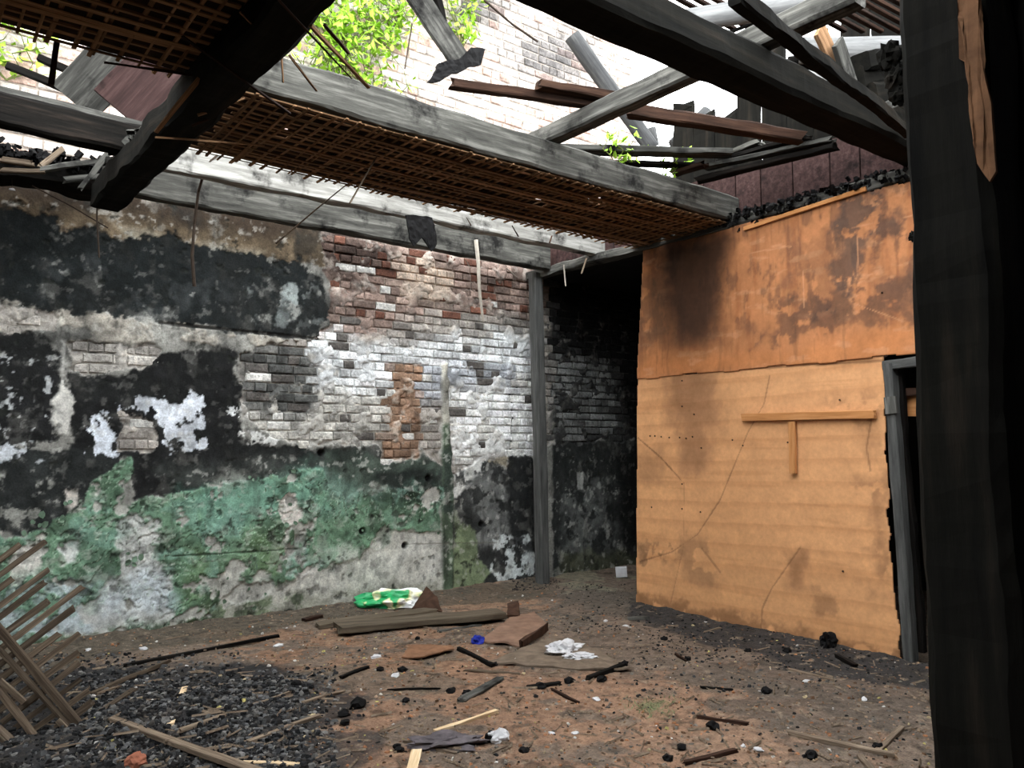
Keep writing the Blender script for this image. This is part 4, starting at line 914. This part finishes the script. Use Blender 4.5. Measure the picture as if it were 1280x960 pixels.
lump('crumpled_cloth', 704, 818, (.13, .09, .06), 'whitecloth', 'crumpled white cloth lying on the muddy carton', 'cloth', seed=3, sub=4, amp=.6, freq=2.6)
lump('crumpled_cloth', 728, 824, (.11, .05, .03), 'whitecloth', 'flat white scrap beside the crumpled white cloth', 'cloth', seed=8, sub=4, amp=.6, freq=2.6, rz=-.6)
lump('blue_scrap', 597, 804, (.05, .045, .04), 'blue', 'small bright blue plastic scrap in front of the long board', 'scrap', seed=5, amp=.5)
lump('white_ball', 625, 926, (.055, .04, .04), 'whitecloth', 'white crumpled paper ball with a dark crumb beside it', 'paper', seed=6, amp=.4)
lump('dark_crumb', 614, 926, (.03, .03, .035), 'black', 'dark crumb touching the white paper ball', 'crumb', seed=7)
lump('grey_rag', 556, 932, (.19, .08, .035), 'rag', 'flat purple grey rag by the pale splinter', 'rag', seed=9, sub=4, amp=.6, rz=-.55)
lump('orange_brick_bit', 170, 957, (.05, .04, .04), 'orange', 'small orange brick bit in the black ash', 'brick bit', seed=10, amp=.3)
lump('charcoal_clump', 1036, 808, (.07, .05, .07), 'black', 'black spiky clump at the foot of the plywood', 'charcoal', seed=11, amp=.7, freq=4)
p = onf(776, 722); bar('white_block', p + np.array([-.04, .04, .06]), p + np.array([.05, -.05, .07]), .08, .12, 'whitecloth', 'white block lying in the dark passage', 'block', rough=.004, seed=9)
for i, (x_, y_, s) in enumerate([(564, 866, .045), (583, 868, .04), (475, 838, .035), (503, 839, .045), (507, 877, .035), (447, 884, .07), (430, 895, .05), (522, 799, .03), (618, 832, .035), (835, 950, .04), (852, 936, .04), (891, 911, .06), (859, 825, .04), (432, 905, .04), (1014, 947, .05), (984, 815, .05), (1098, 935, .04), (752, 851, .05), (712, 853, .05), (676, 860, .05), (371, 858, .05), (500, 940, .035), (780, 832, .05), (958, 866, .05), (496, 935, .03), (655, 940, .04), (830, 800, .04), (935, 815, .04)]):
    s *= .72; lump('charcoal_lump', x_, y_, (s, s * .8, s * .7), 'black', 'black charcoal lump lying on the dirt floor', 'charcoal', 'charcoal lumps on the dirt floor', seed=20 + i, sub=2, amp=.5)
for i, (x_, y_, s) in enumerate([(348, 808, .04), (110, 813, .03), (180, 812, .04), (470, 822, .04), (494, 845, .04), (690, 917, .02), (719, 917, .025), (929, 933, .02), (948, 938, .03), (1008, 852, .025), (757, 777, .03), (745, 875, .03), (782, 783, .03), (1080, 875, .03)]):
    lump('pale_chip', x_, y_, (s, s * .6, s * .35), 'whitecloth', 'small white chip lying on the dirt floor', 'chip', 'white chips on the dirt floor', seed=60 + i, sub=2, amp=.5, rz=i)
# sticks
ST = [((225, 914), (362, 866), .028, .02, 'stick', 'long grey stick across the black ash with a dark knot end'),
      ((140, 900), (330, 968), .045, .03, 'stick', 'long thick stick at the near edge of the ash'),
      ((155, 832), (348, 795), .03, .025, 'char', 'long thin black rod lying between the ash and the wall'),
      ((112, 868), (212, 826), .03, .02, 'lath_gray', 'tan stick from the lattice towards the black rod'),
      ((126, 890), (168, 862), .04, .025, 'lath_gray', 'short tan slat lying beside the lattice foot'),
      ((213, 906), (231, 860), .035, .02, 'pale', 'pale splinter with a burnt tan end standing out of the ash'),
      ((310, 928), (400, 894), .03, .015, 'stick', 'flat grey splinter at the right of the ash'),
      ((300, 952), (372, 957), .03, .012, 'pale', 'pale peeled slat at the near edge of the ash'),
      ((543, 915), (621, 889), .03, .02, 'pale', 'pale split stick lying on rust brown dirt'),
      ((525, 926), (512, 975), .05, .02, 'pale', 'pale flat splinter beside the grey rag'),
      ((505, 926), (570, 942), .014, .012, 'stick', 'thin twig crossing the pale flat splinter'),
      ((577, 876), (625, 848), .06, .02, 'gray2', 'flat grey piece of wood between two charcoal lumps'),
      ((573, 811), (617, 832), .03, .03, 'char', 'short black stick in front of the blue scrap'),
      ((580, 838), (650, 842), .016, .012, 'stick', 'thin pale twig by the short black stick'),
      ((426, 847), (460, 834), .03, .02, 'char', 'short dark stick left of the torn cardboard'),
      ((380, 878), (430, 863), .02, .015, 'stick', 'thin stick on the grey ash by the charcoal'),
      ((484, 862), (550, 861), .014, .012, 'char', 'thin black twig with a yellow leaf beside it'),
      ((690, 862), (722, 878), .02, .015, 'char_brown', 'short brown twig on the rust dirt'),
      ((735, 848), (778, 832), .035, .03, 'char', 'crooked black root piece near the muddy carton'),
      ((660, 859), (700, 854), .04, .02, 'char', 'charred splinter lying on the rust dirt'),
      ((985, 916), (1118, 944), .03, .025, 'stick', 'long stick lying on the grey dirt near the charred post'),
      ((1098, 938), (1128, 909), .028, .02, 'stick', 'short stick crossing the long stick near the charred post'),
      ((856, 954), (920, 938), .025, .018, 'char_brown', 'brown stick lying at the right of the rust dirt'),
      ((985, 836), (1042, 850), .018, .014, 'stick', 'thin pale twig in front of the plywood'),
      ((876, 859), (915, 862), .02, .015, 'char', 'short black twig on the grey dirt before the plywood'),
      ((845, 818), (858, 826), .02, .018, 'char_brown', 'small brown stick stub on the grey dirt'),
      ((872, 896), (935, 905), .025, .018, 'char_brown', 'brown stick beside a charred clump'),
      ((1046, 820), (1070, 832), .035, .03, 'char', 'short black stick at the foot of the plywood'),
      ((785, 773), (812, 772), .04, .025, 'gray', 'short grey stick at the corner of the plywood'),
      ((880, 790), (900, 785), .015, .012, 'stick', 'tiny pale twig near the plywood foot'),
      ((120, 868), (150, 858), .02, .015, 'lath_gray', 'small slat end lying past the lattice'),
      ((548, 790), (600, 781), .05, .015, 'gray2', 'thin grey splinter tucked under the long board'),
      ((380, 775), (402, 770), .05, .03, 'char_brown', 'short dark piece of wood at the left end of the boards'),
      ((1075, 945), (1100, 975), .03, .02, 'stick', 'stick end at the near edge by the long stick')]
for i, (a, b_, w_, h_, mt, lab) in enumerate(ST): fl_bar('stick', a, b_, w_, h_, mt, lab, 'stick', rough=.003, seed=800 + i, jag=.01, seg=8)
# uncountable chips and crumbs
def chips(name, n, boxes, cols, smin, smax, label, seed, dens=None):
    r = np.random.default_rng(seed); vs, fs, cc = [], [], []; b = 0
    base = np.array([(-.5, -.5, -.5), (.5, -.4, -.5), (.45, .5, -.4), (-.5, .45, -.5), (-.3, -.3, .5), (.3, -.35, .4), (.25, .3, .5), (-.35, .3, .35)])
    f0 = [(0, 3, 2, 1), (4, 5, 6, 7), (0, 1, 5, 4), (1, 2, 6, 5), (2, 3, 7, 6), (3, 0, 4, 7)]
    w = np.array([q[4] for q in boxes], float); w /= w.sum(); cols = [lin(c) for c in cols]
    got = 0
    while got < n:
        x0, x1, y0, y1, _ = boxes[r.choice(len(boxes), p=w)]
        p = onz(r.uniform(x0, x1), r.uniform(y0, y1))
        if not (-.2 < p[0] < 8 and .7 < p[1] < W - .03) or (p[0] > P - .06 and p[1] < 5.45): continue
        got += 1
        s = np.exp(r.uniform(math.log(smin), math.log(smax))) * np.array([1, r.uniform(.3, 1), r.uniform(.2, .7)])
        R = np.array(Matrix.Rotation(r.uniform(0, 6.28), 3, 'Z') @ Matrix.Rotation(r.normal(0, .35), 3, 'X'))
        z = float(zfloor(p[0], p[1])) + s[2] * .25
        q = (base * s + r.normal(0, .08, base.shape) * s) @ R.T + np.array([p[0], p[1], z]); vs.append(q); fs += [tuple(k + b for k in f) for f in f0]; b += 8
        cc.append(np.tile((*(cols[r.integers(len(cols))] * r.uniform(.6, 1.3)), 1), (8, 1)))
    me = bpy.data.meshes.new(name); me.from_pydata(np.concatenate(vs).tolist(), [], fs)
    a = me.color_attributes.new('tint', 'FLOAT_COLOR', 'POINT'); a.data.foreach_set('color', np.concatenate(cc).astype(np.float32).ravel())
    return tag(link(name, me, M['chip']), label, 'debris', None, 'stuff')
BLK = [(22, 22, 23), (30, 30, 31), (44, 44, 45), (62, 62, 62), (28, 26, 25)]
chips('charcoal_chips', 9500, [(-40, 420, 838, 1000, 8), (100, 380, 850, 960, 10), (-20, 300, 818, 850, 1)], BLK + [(86, 86, 86), (70, 66, 62), (104, 102, 99)], .010, .042, 'heap of black charcoal chips beside the lattice', 1)
chips('charcoal_crumbs', 1900, [(790, 1165, 752, 870, 3), (640, 700, 720, 738, 2), (380, 1165, 780, 1000, 3), (700, 800, 730, 790, 2), (800, 1120, 770, 830, 5)], BLK, .006, .028, 'black charcoal crumbs scattered over the dirt', 2)
chips('rubble_crumbs', 6000, [(0, 700, 740, 830, 4), (380, 1165, 760, 1000, 8)], [(120, 98, 78), (140, 120, 100), (96, 72, 54), (150, 104, 74), (84, 80, 74), (110, 104, 96)], .004, .026, 'brown grit and rubble crumbs over the dirt floor', 3)
chips('pale_crumbs', 420, [(60, 700, 740, 850, 4), (380, 1165, 770, 1000, 5), (100, 400, 850, 960, 3)], [(180, 176, 168), (166, 150, 118), (190, 186, 180), (168, 158, 98)], .008, .03, 'pale plaster and straw crumbs over the dirt floor', 4)
# small twigs nobody could count
r = np.random.default_rng(66); vs, fs, b = [], [], 0
for i in range(420):
    p = onf(r.uniform(60, 1165), r.uniform(775, 965))
    if p[0] > P - .1 or p[1] > W - .1: continue
    L = r.uniform(.03, .16); t = r.uniform(0, 6.28); d_ = np.array([math.cos(t), math.sin(t), r.normal(0, .06)]); n_ = np.array([-math.sin(t), math.cos(t), 0]); w_ = r.uniform(.002, .006)
    for q in (p - d_ * L / 2 - n_ * w_, p - d_ * L / 2 + n_ * w_, p + d_ * L / 2 + n_ * w_, p + d_ * L / 2 - n_ * w_): vs.append(q + [0, 0, .004])
    vs.append(p - d_ * L / 2 + [0, 0, .004 + w_ * 2]); vs.append(p + d_ * L / 2 + [0, 0, .004 + w_ * 2])
    fs += [(b, b + 1, b + 2, b + 3), (b, b + 3, b + 5, b + 4), (b + 1, b + 4, b + 5, b + 2)]; b += 6
me = bpy.data.meshes.new('twigs'); me.from_pydata([tuple(v) for v in vs], [], fs); tag(link('twig_litter', me, M['stick']), 'fine twig litter over the dirt floor', 'debris', None, 'stuff')
# tuft of sparse grass
r = np.random.default_rng(8); vs, fs = [], []; c0 = onf(817, 885)
for i in range(160):
    p = c0 + np.array([r.normal(0, .10), r.normal(0, .08), 0]); p[2] = float(zfloor(p[0], p[1])); t = r.uniform(0, 6.28); h_ = r.uniform(.01, .035); k = len(vs)
    vs += [p + [.003 * math.cos(t), .003 * math.sin(t), 0], p - [.003 * math.cos(t), .003 * math.sin(t), 0], p + [r.normal(0, .02), r.normal(0, .02), h_]]; fs.append((k, k + 1, k + 2))
me = bpy.data.meshes.new('grass'); me.from_pydata([tuple(v) for v in vs], [], fs); M['grass'] = plain_mat('dry_grass', (112, 122, 88), .8, .3, 20)
tag(link('grass_tuft', me, M['grass']), 'sparse grey green tuft of grass on the rust dirt', 'grass', None, 'stuff')

# ================================================================== WEEDS
def weed(name, p, h_, n, spread, size, label, group=None, seed=0, wall_n=(0, -1, 0)):
    root = empty(name, p, label, 'plant', group); r = np.random.default_rng(seed); p = Vector(p); vs, fs = [], []; 
    stems = []
    for s in range(max(2, n // 22)):
        a = p; pts = [a]
        for k in range(5):
            a = a + Vector((r.normal(0, spread * .22), r.normal(-.01, .03), h_ / 5)); pts.append(a)
        stems.append(pts); tube('stem', pts, .006, 'stem', parent=root, r1=.003)
    for i in range(n):
        st = stems[r.integers(len(stems))]; k = r.integers(1, 6); c = st[k] + Vector((r.normal(0, spread * .18), r.normal(-.05, .05), r.normal(0, h_ * .06)))
        d1 = Vector(r.normal(0, 1, 3)).normalized(); d2 = d1.cross(Vector((0, -.5, 1))).normalized(); s = size * r.uniform(.6, 1.2); b = len(vs)
        nrm = d1.cross(d2)
        vs += [c, c + d1 * s * .5 + d2 * s * .32 + nrm * s * .1, c + d1 * s * 1.1, c + d1 * s * .5 - d2 * s * .32 + nrm * s * .1]; fs += [(b, b + 1, b + 2), (b, b + 2, b + 3)]
    me = bpy.data.meshes.new('leaves'); me.from_pydata([tuple(v) for v in vs], [], fs); o = link('leaves', me, M['leaf'], root); o.matrix_parent_inverse = Matrix.Translation(-p); o['kind'] = 'stuff'
    return root
gl = 'weeds rooted in the upper brick wall'
for i, (px_, py_, h_, n) in enumerate([(395, 118, .75, 90), (425, 125, 1.0, 120), (455, 130, .8, 90), (478, 60, .7, 80), (405, 40, .6, 70), (500, 40, .5, 50), (8, 100, .5, 45)]):
    weed('wall_weed', ony(px_, py_, YU - .06), h_, int(n * 2.2), .6, .095, 'leafy green weed growing out of the bright upper brick wall', gl, 30 + i)
weed('wall_weed', ony(577, 62, YU - .08), .95, 190, .28, .10, 'tall bright green weed behind the grey hanging board', None, 50)
weed('joist_weed', onz(782, 213, 3.69) + np.array([.0, .03, 0]), .26, 70, .22, .065, 'small bright weed growing on the broad grey joist', None, 51)
weed('joist_weed', onz(834, 226, 3.69) + np.array([.0, .03, 0]), .22, 50, .14, .06, 'second small weed on the joist beside the plank stub', None, 52)
